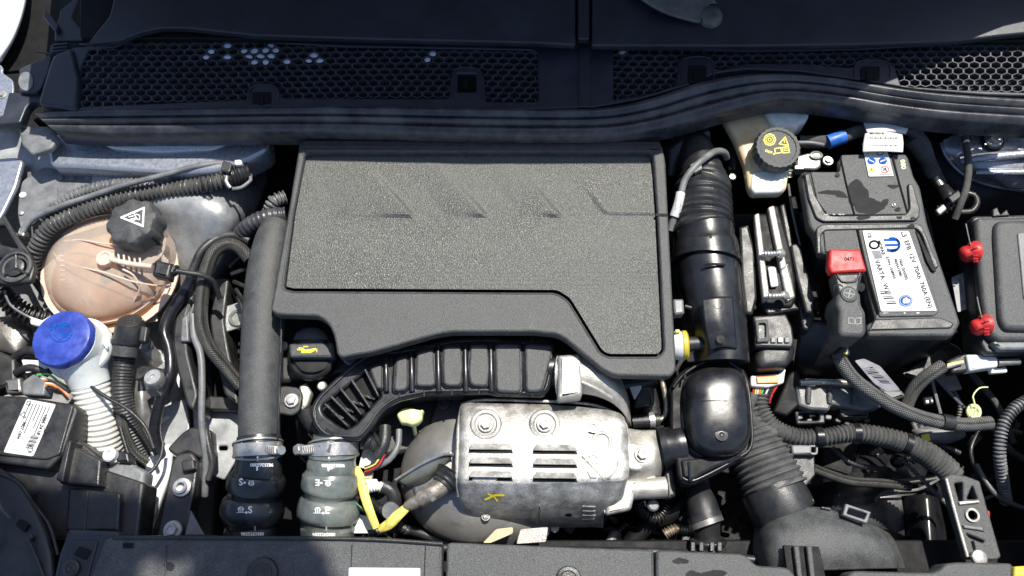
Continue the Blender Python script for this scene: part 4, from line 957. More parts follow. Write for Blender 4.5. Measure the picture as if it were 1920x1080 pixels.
# ================================================================ exhaust dome under the shield
xd = T('exhaust_housing', 'large dull grey domed exhaust housing left of the heat shield', 'exhaust housing', 880, 890, -60)
DM('dome', xd, ell(886, 896, 136, 126, 44), -40, 62, DOME_M, p=2, n=12, skirt=60)
PATCH('lower_pipe', xd, [[(770, 900, 0), (850, 930, 10), (950, 950, 0), (1040, 970, -40)], [(790, 960, -10), (860, 985, 0), (940, 990, -10), (1030, 1000, -50)], [(830, 1000, -50), (880, 1018, -40), (940, 1024, -50), (1010, 1030, -80)]], DOME_M, thick=4)
PL('blued_plate', xd, [(820, 860), (862, 850), (862, 900), (836, 910)], 30, 5, MATS['blue_tape'] if False else DALU, 1)
gs = PATCH('reflective_guard', xd, [[(742, 898, 20), (790, 868, 40), (830, 851, 50)], [(752, 908, 10), (800, 890, 28), (850, 853, 46)], [(764, 914, 0), (792, 906, 10), (806, 898, 16)]], CLR, thick=2)
TB('guard_edge', xd, [(742, 900, 20), (790, 870, 42), (832, 852, 52), (850, 853, 48)], 2.4, STEEL, seg=6)
PL('foil_tag', xd, [(930, 992), (962, 988), (962, 1000), (920, 1018), (905, 1018)], 0, 2, FOIL, .4)
PL('foil_tag', xd, [(976, 992), (1028, 988), (1024, 1016), (968, 1020)], -4, 2, DALU, .4)
DEC('tag_bars', xd, [('s', [(930+i*5, 1010-i), (938+i*5, 996-i)], 1.6) for i in range(6)], [list(xd.children)[-2]], INK, off=.3)
# ================================================================ oxygen sensor
ox = T('oxygen_sensor', 'bronze oxygen sensor with yellow sleeved lead', 'sensor', 800, 930, 20)
TB('sensor_body', ox, [(758, 952, 34, 6), (766, 948, 36, 10), (776, 943, 38, 12), (784, 938, 40, 12), (788, 936, 41, 15), (804, 926, 44, 17), (818, 918, 46, 17), (832, 908, 46, 18)], 14, RUST, seg=20, step=2.5)
TB('hex_collar', ox, [(804, 927, 44), (812, 922, 45)], 19, RUST, seg=6, step=4)
TB('boot', ox, [(828, 912, 44, 20), (838, 900, 42, 26), (846, 890, 40, 30)], 24, BK, seg=22, rib=(8, 1.5))
TB('yellow_lead', ox, [(762, 952, 36, 8), (744, 968, 34, 10), (728, 984, 28, 10), (712, 992, 20, 7)], 9, YELW, seg=12, squash=.55)
TB('yellow_lead', ox, [(668, 876, 20, 5), (674, 892, 22, 8), (684, 930, 24, 8.5), (694, 960, 24, 8), (706, 990, 18, 7)], 9, YELW, seg=12, squash=.4)
for i in range(3): TB('wire', ox, [(770, 944+i*3, 38), (762, 948+i*3, 38), (754, 956+i*2, 36)], 1.8, (WHT, BK, LAB)[i], seg=6)
# connector cluster between hose and dome
cc = T('connector_cluster', 'tangle of black connectors and wires between the grey hose and exhaust dome', 'connector', 720, 880, -20)
PL('bracket_plate', cc, [(680, 842), (708, 838), (706, 868), (690, 880), (672, 876)], 0, 4, WHT, 1)
TB('sensor_head', cc, [(686, 824, 20), (700, 830, 22), (712, 824, 22)], 18, BK, rib=(7, 2))
TB('plug', cc, [(722, 800, 20), (720, 830, 24), (708, 858, 20)], 12, BK, seg=12)
TB('lead', cc, [(748, 806, 20), (746, 836, 24), (730, 862, 24), (704, 876, 16)], 6, GREY, seg=8)
for i in range(5): TB('wire', cc, [(712+i*3, 852, 26), (702+i*2, 868+i*2, 26), (684, 876+i*3, 16)], 1.8, (BK, YELW, BK, RED, BK)[i], seg=6)
PL('clip', cc, [(680, 884), (700, 884), (698, 900), (680, 898)], 10, 8, RUST, 2)
PL('clip', cc, [(676, 898), (708, 898), (706, 906), (676, 906)], 12, 6, WHT, 1)
TB('connector', cc, [(690, 915, 10), (706, 912, 12), (722, 914, 10)], 9, WHT, rib=(5, 1))
TB('elbow', cc, [(718, 912, 10), (734, 920, 8), (740, 940, 0), (736, 960, -10)], 13, BK)
LT('round_plug', cc, (732, 958, 6), [(16, -10), (17, 2), (14, 8), (1, 8)], GREY, axis=(-.2, -.2, 1), seg=24)
TB('corrugated_lead', cc, [(690, 936, -10), (720, 960, -6), (750, 985, -10), (765, 996, -20)], 8, BK, rib=(6, 1.6))
for i in range(3): TB('wire', cc, [(660+i*6, 940+i*4, 6), (690+i*4, 966, 14), (712, 990, 12), (732, 1010, 0)], 2, (BK, GRN, BK)[i], seg=6)
PL('white_bracket', cc, [(664, 962), (690, 968), (700, 1000), (660, 1000)], -14, 5, WHT, 1)
TB('lower_hose', cc, [(690, 1000, -20), (740, 990, -30), (790, 1000, -50), (840, 1020, -60)], 9, BK)
PL('dark_wall', cc, [(664, 790), (740, 790), (760, 900), (740, 1010), (664, 1010)], -110, 30, DK, 4)
# ================================================================ turbo inlet elbow
el = T('turbo_inlet_casting', 'pale cast aluminium elbow between the duct and the heat shield', 'casting', 1120, 720, 0)
TB('cuff', el, [(1046, 706, 56, 40), (1062, 706, 58, 41), (1086, 706, 56, 40)], 41, ALU, seg=30)
PL('square_collar', el, [(1046, 665), (1088, 662), (1094, 676), (1092, 742), (1046, 748)], 100, 40, ALU, 7, rnd=5)
PATCH('elbow_body', el, [[(1082, 664, 90), (1104, 668, 90), (1130, 682, 80), (1152, 700, 64), (1166, 712, 40)], [(1086, 690, 102), (1116, 696, 100), (1146, 714, 86), (1170, 736, 56), (1178, 745, 20)], [(1088, 716, 96), (1120, 724, 92), (1148, 738, 80), (1174, 762, 46), (1182, 770, 10)], [(1090, 738, 70), (1120, 744, 70), (1150, 758, 60), (1178, 785, 34), (1184, 800, 4)]], ALU, sub=6, thick=6, wob=2)
TB('web', el, [(1090, 716, 98), (1116, 728, 92), (1146, 746, 74)], 4, ALU, seg=8)
PL('side_bracket', el, [(1176, 706), (1196, 712), (1204, 726), (1190, 750), (1182, 730)], 8, 6, WHT, 1)
PL('dark_bracket', el, [(1188, 704), (1220, 706), (1222, 760), (1190, 766)], -2, 30, BK, 5)
# compressor side castings
cs = T('turbo_casting', 'cast aluminium turbo housing right of the heat shield', 'casting', 1205, 870, -20)
PATCH('upper_housing', cs, [[(1168, 800, 10), (1196, 806, 26), (1224, 806, 26), (1240, 808, 0)], [(1168, 836, 30), (1200, 838, 42), (1230, 838, 42), (1246, 840, 10)], [(1164, 870, 30), (1196, 876, 44), (1230, 872, 42), (1246, 870, 10)], [(1160, 896, 0), (1190, 902, 20), (1220, 898, 18), (1238, 896, -6)]], ALU, thick=8, wob=2)
BOLT(cs, 1204, 853, 46, 15, ALU)
TB('tie_tube', cs, [(1168, 920, 10), (1200, 916, 14), (1248, 914, 14)], 20, ALU, seg=24)
PL('lug', cs, [(1188, 892), (1230, 890), (1236, 904), (1190, 910)], 24, 20, ALU, 5)
PL('bolt_pad', cs, [(1172, 828), (1216, 834), (1224, 864), (1200, 884), (1176, 880)], 46, 10, ALU, 4, rnd=8)
LT('small_roller', cs, (1224, 948, -10), [(10, -8), (11, 4), (8, 8), (1, 8)], GREY, seg=18)
# ================================================================ heat shield
hsd = T('heat_shield', 'bright embossed aluminium heat shield with two columns of louvres', 'heat shield', 1020, 870, 0)
xs = (862, 872, 905, 960, 1020, 1080, 1130, 1162, 1174)
def srow(y, z, dy=0, x0=0, x1=0, e=14): return [(x + (x0 if i == 0 else x0*.8 if i == 1 else 0) + (x1 if i == 8 else x1*.8 if i == 7 else 0), y + dy*(i/8)**3, z - (e if i in (0, 8) else 3 if i in (1, 7) else 0)) for i, x in enumerate(xs)]
rows = [srow(755, 40, 26, 6, -4), srow(763, 58, 24, 2, -2), srow(790, 70, 10), srow(835, 76, 4, -2, 4), srow(885, 80, -2, -3, 6), srow(903, 79, -6, -3, 4), srow(914, 72, -10, -2, 0), srow(944, 44, -8, 0, -8), srow(966, 14, -10, 14, -34), srow(980, -12, -12, 26, -54), srow(992, -52, -10, 34, -62)]
shm = PATCH('shield_skin', hsd, rows, SHD, sub=7, thick=3, wob=2.2)
TB('folded_edge', hsd, [(868, 757, 28), (861, 790, 48), (858, 840, 62), (857, 890, 62), (860, 930, 40)], 4, SHD, seg=8)
TB('folded_edge', hsd, [(868, 757, 28), (905, 750, 36), (1000, 752, 40), (1090, 756, 38), (1140, 768, 32), (1170, 790, 20), (1179, 830, 40), (1178, 880, 40), (1162, 940, 14)], 3, SHD, seg=8)
def zsh(x, y):
    vs, fs = GEO[shm.name]
    h = SHT.ray_cast(CAM, ray(x, y).normalized()); return h[0].z if h[0] is not None else 60
SHT = BVHTree.FromPolygons(*GEO[shm.name])
for x0, x1, ys in ((878, 962, (845, 871, 897)), (998, 1083, (847, 873, 899))):
    for y in ys:
        z = zsh((x0+x1)/2, y)
        DEC('louvre_slot', hsd, [('p', [(x0, y+4), (x1, y+5), (x1-3, y-3), (x0+4, y-4)])], [shm], DK, off=.8)
        zz = zsh((x0+x1)/2, y-6)
        a = [W(x0+4, y-13, zsh(x0+4, y-13)+.5), W(x1-4, y-12, zsh(x1-4, y-12)+.5)]
        V = [W(x0+8, y-14, zz+1), W(x1-8, y-13, zz+1), W(x1-3, y-2, zz+8), W(x0+3, y-3, zz+8), W(x0+1, y-4, zz-1), W(x1-1, y-3, zz-1), W(x1-3, y-1, zz+6), W(x0+3, y-2, zz+6)]
        mk('louvre', V, [(0, 1, 2, 3), (0, 3, 4), (1, 5, 2), (2, 6, 7, 3)], SHD, hsd)
for x, y in ((911, 796), (1021, 796)):
    z = zsh(x, y)
    LT('bolt_dish', hsd, (x, y, z+1), [(30, -1), (27, 3), (22, 4), (19, 1), (1, 1)], SHD, seg=30)
    BOLT(hsd, x, y, z+4, 15, ALU)
for x, y, rr in ((1128, 828, 20), (1112, 800, 10)):
    LT('pressed_ring', hsd, (x, y, zsh(x, y)), [(rr, -1), (rr-2, 2.5), (rr-5, 2.5), (rr-7, 0)], SHD, seg=24)
DEC('slit', hsd, [('s', [(1104, 811), (1110, 813), (1124, 813), (1130, 811)], 2.6)], [shm], DK, off=1.5)
TB('press_line', hsd, [(1140, 898, zsh(1140, 898)), (1156, 880, zsh(1156, 880)), (1158, 862, zsh(1158, 862))], 2.2, SHD, seg=6)
PL('lower_pocket', hsd, [(1140, 900), (1196, 898), (1184, 956), (1136, 966)], 30, 20, SHD, 5, rnd=6)
it = [('s', [(1092, 856), (1132, 898)], 2), ('s', [(1132, 856), (1094, 898)], 2)]
for i in range(4): it.append(('s', [(1098+i*7, 868), (1100+i*7, 856)] , 1.6))
it += [('s', [(1094, 862), (1094, 890)], 1.6), ('s', [(1130, 862), (1130, 890)], 1.6), ('s', [(1102, 884), (1108, 895), (1118, 895), (1124, 884)], 1.6), ('s', [(1104, 856), (1112, 852), (1120, 858)], 1.6)]
DEC('stamped_no_touch_mark', hsd, it, [shm], DALU, off=2.4)
for i in range(4): TB('vent_bead', hsd, [(1092, 949+i*8, zsh(1092, 949+i*8)), (1116, 950+i*8, zsh(1116, 950+i*8)) if i < 3 else (1114, 972, zsh(1112, 972))], 1.8, SHD, seg=6)
TB('seam', hsd, [(1012, 948, zsh(1012, 948)), (1011, 968, zsh(1011, 968)), (1014, 982, zsh(1014, 982))], 1.4, DALU, seg=6)
DEC('yellow_paint_cross', hsd, [('s', [(910, 936), (928, 928), (944, 928)], 4), ('s', [(916, 926), (926, 930), (932, 938)], 3.4)], [shm], YINK, off=.8)
DEC('rim_hole', hsd, [('p', ell(861, 909, 4, 5, 12)), ('p', ell(1066, 965, 7, 3, 12))], [shm], DK, off=1)
BOLT(hsd, 911, 968, zsh(911, 968), 9, DALU)
BOLT(hsd, 1140, 958, 20, 8, DALU)
LT('corner_boss', hsd, (1040, 990, -50), [(9, -4), (8, 4), (1, 4)], DALU, seg=14)
# hoses under turbo
TB('corrugated_conduit', None, [(1196, 940, -40), (1206, 962, -50), (1232, 972, -56), (1250, 950, -60)], 9, BK, rib=(5.5, 1.8, 'sq'), tag=('small black corrugated conduit curling under the turbo casting', 'conduit'))
TB('yellow_conduit', None, [(1246, 1002, -90), (1266, 992, -86), (1300, 996, -90)], 9, RUST, rib=(5, 1.6), tag=('short tan corrugated lead deep below the turbo', 'conduit'))
TB('lower_hose', None, [(1180, 1020, -100), (1220, 980, -90), (1262, 960, -80), (1290, 930, -80)], 16, DK, tag=('dim black hose deep below the turbo casting', 'hose'))
# ================================================================ air intake tube, right of the cover
it_ = T('air_intake_tube', 'tall glossy black intake tube with bellows right of the engine cover', 'intake tube', 1325, 470, 40)
TB('bellows_tube', it_, [(1318, 330, 60, 40), (1318, 352, 66, 50), (1316, 366, 68, 53), (1316, 420, 70, 56), (1318, 436, 70, 58)], 50, BK, seg=36, rib=(13, 2.6))
TB('sleeve', it_, [(1318, 428, 70, 57), (1320, 452, 70, 57), (1322, 462, 69, 60), (1324, 492, 68, 62)], 58, GL, seg=40, step=4)
TB('clamp_bead', it_, [(1324, 488, 68, 65), (1324, 496, 68, 65)], 62, GL, seg=40, step=3)
TB('main_duct', it_, [(1325, 494, 66, 59), (1330, 520, 66, 58), (1336, 560, 64, 57), (1346, 610, 60, 53), (1352, 650, 56, 50), (1354, 680, 52, 50)], 56, GL, seg=40, step=8)
TB('neck', it_, [(1298, 268, 50, 30), (1306, 288, 56, 34), (1314, 316, 60, 39), (1318, 338, 62, 42)], 36, BK, seg=30)
PATCH('front_facet', it_, [[(1316, 560, 120), (1345, 556, 124), (1374, 556, 118)], [(1322, 610, 116), (1350, 606, 120), (1378, 606, 114)], [(1332, 656, 104), (1356, 650, 108), (1382, 654, 102)]], GL, thick=4)
for y in (572, 636): LT('moulded_disc', it_, (1346+(y-572)*.08, y, 122-(y-572)*.1), [(8.5, -2), (8.5, .8), (7.5, .8), (7, .2), (1, .2)], FLG, seg=20)
TB('moulded_ridge', it_, [(1320, 497, 126), (1340, 495, 128), (1360, 497, 124)], 2.4, GL, seg=6)
DEC('slot', it_, [('p', rect(1330, 440, 1335, 447))], [o for o in it_.children if o.name.startswith('sleeve')], DK, off=.5)
TB('elbow_shoulder', it_, [(1256, 330, 10, 30), (1262, 290, 30, 34), (1290, 264, 44, 34), (1316, 252, 44, 30)], 32, GL, seg=28)
TB('side_shadow_duct', it_, [(1278, 500, 20, 20), (1290, 560, 20, 20), (1300, 640, 20, 18)], 20, BK, seg=18)
# sensor and cable
sn = T('temperature_sensor', 'black air sensor with grey cable and white tag on the intake neck', 'sensor', 1308, 330, 90)
LT('sensor_base', sn, (1310, 342, 88), [(17, -6), (17, 2), (14, 3), (14, 8), (16, 9), (16, 12), (12, 14), (12, 24), (1, 24)], BK, seg=22, axis=(.05, .15, 1))
PL('sensor_clip', sn, orect(1306, 312, 22, 22, -30), 124, 14, BK, 3)
TB('cable', sn, [(1362, 296, 70), (1358, 286, 90), (1342, 284, 106), (1320, 298, 120), (1300, 316, 122), (1284, 338, 116), (1276, 366, 108), (1266, 400, 96), (1256, 432, 80)], 6.5, GREY, seg=12)
TB('paper_tag', sn, [(1276, 362, 108, 9), (1272, 382, 104, 9), (1264, 406, 94, 9)], 9, LAB, seg=12)
DEC('tag_bars', sn, [('s', [(1269-i*.35, 372+i*2.6), (1277-i*.35, 373+i*2.6)], .8+(i % 3)*.5) for i in range(9)], [[o for o in sn.children if o.name.startswith('paper')][0]], INK, off=.4)
# small sensors at cover's right edge
PL('edge_plug', None, [(1262, 560), (1282, 560), (1284, 588), (1264, 590)], 96, 24, GREY, 4, tag=('small grey plug at the right edge of the engine cover', 'plug'))
TB('plug_stem', None, [(1284, 574, 84), (1300, 578, 84), (1322, 576, 90)], 4, BK, tag=('thin black stem joining the grey plug to the intake tube', 'stem'))
yc = T('vent_coupling', 'white and yellow ringed coupling between cover and intake tube', 'coupling', 1278, 646, 60)
LT('white_ring', yc, (1268, 648, 70), [(26, -6), (27, 0), (27, 9), (25, 12)], LAB, axis=(1, 0, .1), seg=28)
LT('yellow_ring', yc, (1278, 647, 72), [(24, 0), (27, 2), (27, 9), (22, 12)], YEL, axis=(1, 0, .1), seg=28)
PL('yellow_tab', yc, rect(1266, 617, 1275, 624), 96, 6, YEL, 2, rnd=2)
TB('rubber_elbow', yc, [(1288, 646, 74, 15), (1306, 644, 76, 13), (1326, 644, 74, 13)], 14, BK)
DEC('ring_print', yc, [('t', '8013 0726', (1276, 630), 6, 90), ('s', [(1284, 632), (1284, 640)], 1.4)], [list(yc.children)[0]], INK, off=.5)
# ================================================================ resonator box
rb = T('resonator_box', 'glossy black domed resonator box below the intake tube', 'resonator', 1340, 780, 0)
fl = [(1258, 728), (1262, 712), (1280, 694), (1300, 682), (1318, 672), (1352, 666), (1380, 676), (1398, 694), (1408, 720), (1412, 800), (1413, 838), (1404, 852), (1384, 866), (1340, 892), (1298, 910), (1280, 908), (1272, 894), (1268, 860), (1258, 830)]
PL('lower_half', rb, inset(fl, 2), 26, 60, BK, 6, rnd=14)
PL('flange', rb, fl, 36, 12, FLG, 4, rnd=14)
dome_o = [(1279, 736), (1284, 716), (1300, 700), (1326, 690), (1360, 690), (1384, 702), (1396, 724), (1402, 780), (1402, 826), (1390, 846), (1370, 858), (1330, 862), (1298, 846), (1286, 826), (1280, 780)]
DM('dome', rb, dome_o, 38, 50, GL, p=3.2, n=12, rnd=16)
DM('dome_collar', rb, inset(dome_o, -6), 34, 8, GL, p=3, n=4, rnd=16)
LT('dome_button', rb, (1353, 815, 84), [(14, -8), (12, 1), (5, 2), (4, 3), (1, 2)], GL, seg=24)
for y in (752,): TB('faint_rib', rb, [(1316, y, 86), (1340, y-1, 89), (1364, y, 88)], 0.7, GL, seg=6)
TB('shoulder_rim', rb, [(1262, 726, 44), (1282, 702, 48), (1318, 680, 52), (1352, 674, 54), (1382, 690, 50), (1400, 716, 46), (1408, 780, 44), (1408, 836, 42), (1384, 858, 40), (1330, 888, 38), (1296, 902, 38), (1280, 896, 38)], 3.2, GL, seg=8)
for x, y in ((1340, 674), (1392, 700), (1284, 706)): TB('notch', rb, [(x, y-6, 54), (x, y+6, 58)], 2.2, BK, seg=6)
PL('bracket_web', rb, [(1278, 862), (1300, 860), (1384, 850), (1380, 860), (1300, 898), (1282, 894)], 42, 10, FLG, 3)
TB('web_rib', rb, [(1292, 866, 44), (1294, 900, 44)], 2.6, GL, seg=6)
TB('web_rib', rb, [(1296, 898, 44), (1336, 876, 44), (1392, 856, 44)], 2.6, GL, seg=6)
TB('inlet_neck', rb, [(1236, 840, 10, 36), (1256, 838, 12, 36), (1266, 836, 12, 38), (1280, 834, 12, 38)], 36, GL, seg=32, step=4)
TB('neck_ring', rb, [(1240, 840, 10, 40), (1252, 838, 12, 40)], 40, GL, seg=32, step=4)
PL('neck_foot', rb, [(1244, 878), (1266, 872), (1268, 930), (1252, 936)], 0, 40, BK, 5)
# pipes between cover and resonator
TB('metal_pipe', None, [(1238, 700, 10), (1244, 726, 6), (1250, 760, 0), (1246, 782, -4), (1230, 790, -6)], 5, RUST, tag=('thin bronze pipe bending down between cover and resonator', 'pipe'))
vh = T('vacuum_hose', 'short black hose with spring clamp left of the resonator', 'hose', 1210, 790, -10)
TB('hose', vh, [(1186, 792, -6), (1208, 790, -4), (1236, 788, -4)], 14, BK)
TB('spring_clamp', vh, [(1216, 789, -4), (1226, 788, -4)], 16, STEEL, seg=18)
PL('connector', vh, [(1228, 800), (1260, 800), (1264, 820), (1232, 824)], 8, 20, BK, 4)
TB('engine_side_hose', None, [(1180, 690, -10), (1210, 730, -20), (1226, 780, -30)], 20, BK, tag=('wide black hose diving under the lower right corner of the cover', 'hose'))
# ================================================================ right strut tower and inner wing
rw = T('right_inner_wing', 'dark blue inner wing panel with pressed silver strut tower', 'inner wing', 1830, 400, -80)
PATCH('wing_sheet', rw, [[(1690, 220, -90), (1740, 222, -40), (1850, 222, -10), (2000, 222, -10)], [(1700, 320, -150), (1750, 320, -70), (1850, 330, -40), (2000, 330, -30)], [(1740, 400, -240), (1790, 400, -120), (1880, 400, -80), (2000, 400, -60)], [(1760, 500, -340), (1820, 500, -260), (1900, 500, -200), (2000, 500, -150)]], COWL, thick=5, wob=3)
PATCH('lower_wing_shade', rw, [[(1760, 490, -345), (1820, 490, -270), (1900, 490, -210), (2000, 490, -160)], [(1780, 760, -400), (1840, 760, -360), (1920, 760, -340), (2000, 760, -300)], [(1800, 1060, -420), (1860, 1060, -400), (1930, 1060, -380), (2000, 1060, -340)]], DK, thick=5, wob=8)  # near-black sheet, shade of the lower wing put into its colour
PATCH('strut_tower', rw, [[(1768, 262, 20), (1820, 240, 30), (1880, 232, 34), (2000, 226, 34)], [(1770, 284, 10), (1820, 276, 30), (1880, 270, 36), (2000, 262, 36)], [(1786, 306, -4), (1830, 306, 18), (1880, 304, 28), (2000, 300, 30)], [(1806, 326, -14), (1846, 328, 6), (1890, 330, 16), (2000, 330, 20)], [(1846, 346, -30), (1870, 348, -20), (1900, 354, -6), (2000, 356, 0)]], PAINT, sub=7, thick=4, wob=1)
TB('press_step', rw, [(1764, 268, 14), (1774, 294, 6), (1804, 326, -10), (1850, 346, -24), (1920, 358, -16), (1990, 362, -10)], 3, PAINT, seg=8)
TB('pressed_rib', rw, [(1800, 300, 22), (1850, 294, 36), (1920, 288, 40), (1990, 284, 40)], 9, PAINT, seg=14, squash=.6)
TB('pressed_rib', rw, [(1830, 322, 10), (1870, 322, 22), (1920, 322, 24), (1990, 320, 26)], 7, PAINT, seg=14, squash=.6)
LT('tower_washer', rw, (1862, 264, 40), [(21, -2), (20, 2), (14, 3)], GL, seg=24)
BOLT(rw, 1862, 262, 42, 17, STEEL)
BOLT(rw, 1760, 240, 20, 8, STEEL)
PL('corner_tab', rw, [(1744, 226), (1800, 230), (1800, 240), (1752, 238)], 40, 6, GREY, 2)
# ================================================================ brake reservoir
br = T('brake_reservoir', 'aged translucent brake fluid reservoir with black screw cap', 'reservoir', 1440, 290, 60)
PL('tank_body', br, [(1340, 188), (1420, 188), (1480, 240), (1484, 300), (1476, 352), (1466, 361), (1412, 362), (1404, 350), (1398, 310), (1380, 262)], 84, 26, BRK, 8, rnd=10)
PL('clear_front', br, [(1410, 322), (1478, 312), (1472, 352), (1464, 360), (1414, 361), (1408, 352)], 87, 14, MILK, 5, rnd=6)
PL('rear_chamber', br, [(1430, 192), (1504, 194), (1519, 212), (1514, 226), (1500, 232), (1498, 238), (1452, 236), (1440, 222)], 96, 50, MILK, 6, rnd=6)
LT('neck', br, (1450, 290, 92), [(36, -10), (36, 14)], MILK, axis=(0, -.1, 1), seg=30)
rc = LT('cap', br, (1453, 284, 104), [(42, -6), (43, 0), (43, 14), (40, 20), (34, 20), (33, 18), (1, 18)], BKG, axis=(0, -.14, 1), seg=72, lobes=(24, .018), label='black screw cap with yellow brake symbols and DOT 4')
it = [('s', circ(1443, 262, 11, 11, 8), 2.2), ('s', circ(1443, 262, 7, 7, 14), 1.4), ('s', circ(1443, 262, 3, 3, 10), 1.4), ('s', [(1461, 270), (1478, 273), (1472, 257)], 2, True), ('s', [(1470, 263), (1471, 267)], 1.6),
      ('s', [(1452, 279), (1463, 277), (1466, 286), (1454, 288)], 1.8, True), ('s', [(1466, 277), (1478, 275), (1480, 286), (1468, 287)], 1.8, True), ('s', [(1469, 280), (1476, 279)], 1.2), ('s', [(1470, 283), (1477, 282)], 1.2), ('t', 'DOT 4', (1434, 284), 6.5, 22)]
DEC('cap_symbols', rc, it, [rc], YINK, off=.5)
DEC('blue_marks', br, [('s', circ(1444+i*12, 342, 2, 2, 8), 1.4) for i in range(3)], list(br.children)[:2], GRN, off=.5)
DEC('orange_streak', br, [('p', [(1358, 206), (1382, 206), (1400, 256), (1412, 312), (1410, 346), (1404, 340), (1396, 300), (1378, 254)])], [list(br.children)[0]], AMB, off=.4)
mc = T('brake_sensor', 'small zinc pressure sensor block right of the brake reservoir', 'sensor', 1520, 300, 60)
PL('block', mc, [(1492, 292), (1516, 286), (1540, 290), (1540, 312), (1530, 318), (1494, 316)], 70, 26, CLR, 4, rnd=4)
LT('eye', mc, (1530, 292, 72), [(12, -2), (12, 3), (8, 4), (7, 2), (1, 1)], CLR, seg=20, sq=(1, .7))
BOLT(mc, 1552, 302, 62, 10, STEEL)
TB('spring', mc, [(1480, 318, 60), (1478, 332, 50)], 7, CLR, rib=(4, 1.4))
PL('copper_foot', mc, [(1490, 310), (1508, 310), (1508, 317), (1490, 317)], 74, 6, RUST, 1)
TB('short_lever', mc, [(1496, 268, 80), (1520, 268, 84), (1544, 272, 80)], 4, GREY, seg=8)
cp2 = T('capped_port', 'rounded black port with grey tip left of the brake reservoir', 'port', 1376, 320, 20)
TB('body', cp2, [(1368, 276, 20, 16), (1376, 300, 30, 16), (1376, 324, 34, 11)], 14, BK)
LT('tip', cp2, (1373, 332, 44), [(7, -4), (6, 3), (1, 4)], STEEL, seg=14)
# ================================================================ ECU (aluminium module)
eu = T('power_module', 'finned aluminium module with studs between intake tube and battery', 'module', 1450, 490, 20)
PL('rear_case', eu, [(1386, 425), (1404, 420), (1416, 470), (1420, 560), (1412, 590), (1398, 588), (1390, 520)], 60, 70, BK, 5)
PL('case', eu, [(1414, 400), (1436, 400), (1442, 386), (1460, 384), (1470, 420), (1484, 470), (1492, 520), (1494, 560), (1486, 576), (1430, 576), (1420, 500)], 66, 40, FLG, 5, rnd=5)
PL('ridge', eu, [(1414, 402), (1424, 398), (1444, 560), (1432, 566)], 76, 14, ALU, 3)
PL('ridge', eu, [(1440, 388), (1452, 384), (1476, 500), (1464, 506)], 78, 14, ALU, 3)
PL('ridge', eu, [(1462, 500), (1478, 492), (1492, 556), (1476, 566)], 74, 14, ALU, 4)
PL('clear_label', eu, [(1440, 500), (1454, 500), (1460, 536), (1446, 538)], 74, 5, LAB, .6)
for x, y in ((1452, 476), (1460, 555)):
    TB('stud_rod', eu, [(x-24, y, 84), (x-10, y, 88), (x+14, y-1, 90)], 5, STEEL, seg=12, rib=(5, .7))
    LT('stud_nut', eu, (x+12, y-1, 88), [(9, -4), (9, 3), (6, 6), (1, 6)], STEEL, axis=(.5, 0, 1), seg=12)
PL('side_rail', eu, [(1462, 384), (1472, 380), (1510, 540), (1530, 590), (1520, 620), (1506, 616), (1494, 556)], 50, 60, BK, 4)
PL('corner_post', eu, [(1482, 458), (1494, 455), (1502, 466), (1528, 560), (1526, 586), (1512, 586), (1494, 520)], 70, 22, BK, 4, rnd=5)
PL('lower_foot', eu, [(1424, 566), (1486, 560), (1500, 580), (1440, 590)], 60, 30, BK, 4)
TB('rail_tick', eu, [(1478, 345, 50), (1486, 400, 44), (1500, 460, 44)], 2.4, GREY, seg=6)
# connector under module
kn = T('module_connector', 'black multiway connector with orange lock below the aluminium module', 'connector', 1445, 650, 10)
PL('upper_shell', kn, [(1412, 592), (1474, 588), (1486, 612), (1490, 640), (1486, 652), (1416, 650)], 58, 50, BK, 4, rnd=4)
PL('latch_frame', kn, [(1416, 600), (1440, 598), (1444, 640), (1420, 642)], 64, 8, BKG, 2, holes=[rect(1423, 606, 1436, 634)])
for i in range(5): PL('window', kn, rect(1420+i*13, 632, 1429+i*13, 642), 62, 4, DALU if i % 2 else GREY, 1, rnd=1)
DEC('moulded_text', kn, [('t', '2081 8502', (1444, 616), 7, 0), ('t', '103 5040', (1446, 625), 7, 0)], [list(kn.children)[0]], GREY, off=.4)
DM('lower_shell', kn, [(1414, 650), (1486, 650), (1484, 676), (1470, 694), (1420, 698), (1410, 684)], 22, 26, BK, p=4, n=6, skirt=30)
PL('ivory_frame', kn, [(1408, 704), (1460, 700), (1474, 690), (1470, 718), (1440, 726), (1408, 724)], 16, 14, WHT, 3)
PL('orange_lock', kn, [(1418, 706), (1458, 704), (1460, 718), (1420, 719)], 20, 8, ORG, 1.5, rnd=2)
DEC('lock_marks', kn, [('s', [(1424, 712), (1452, 711)], 1.6), ('s', [(1430, 708), (1430, 716)], 1)], [list(kn.children)[-1]], INK, off=.3)
for i in range(10):
    TB('wire', kn, [(1414+i*5, 722, 6), (1412+i*4, 738, 4), (1416+i*3, 756, -4)], 1.8, (RED, YELW, LAB, ORG, GRN, BK, WHT, BK, BK, RED)[i], seg=6)
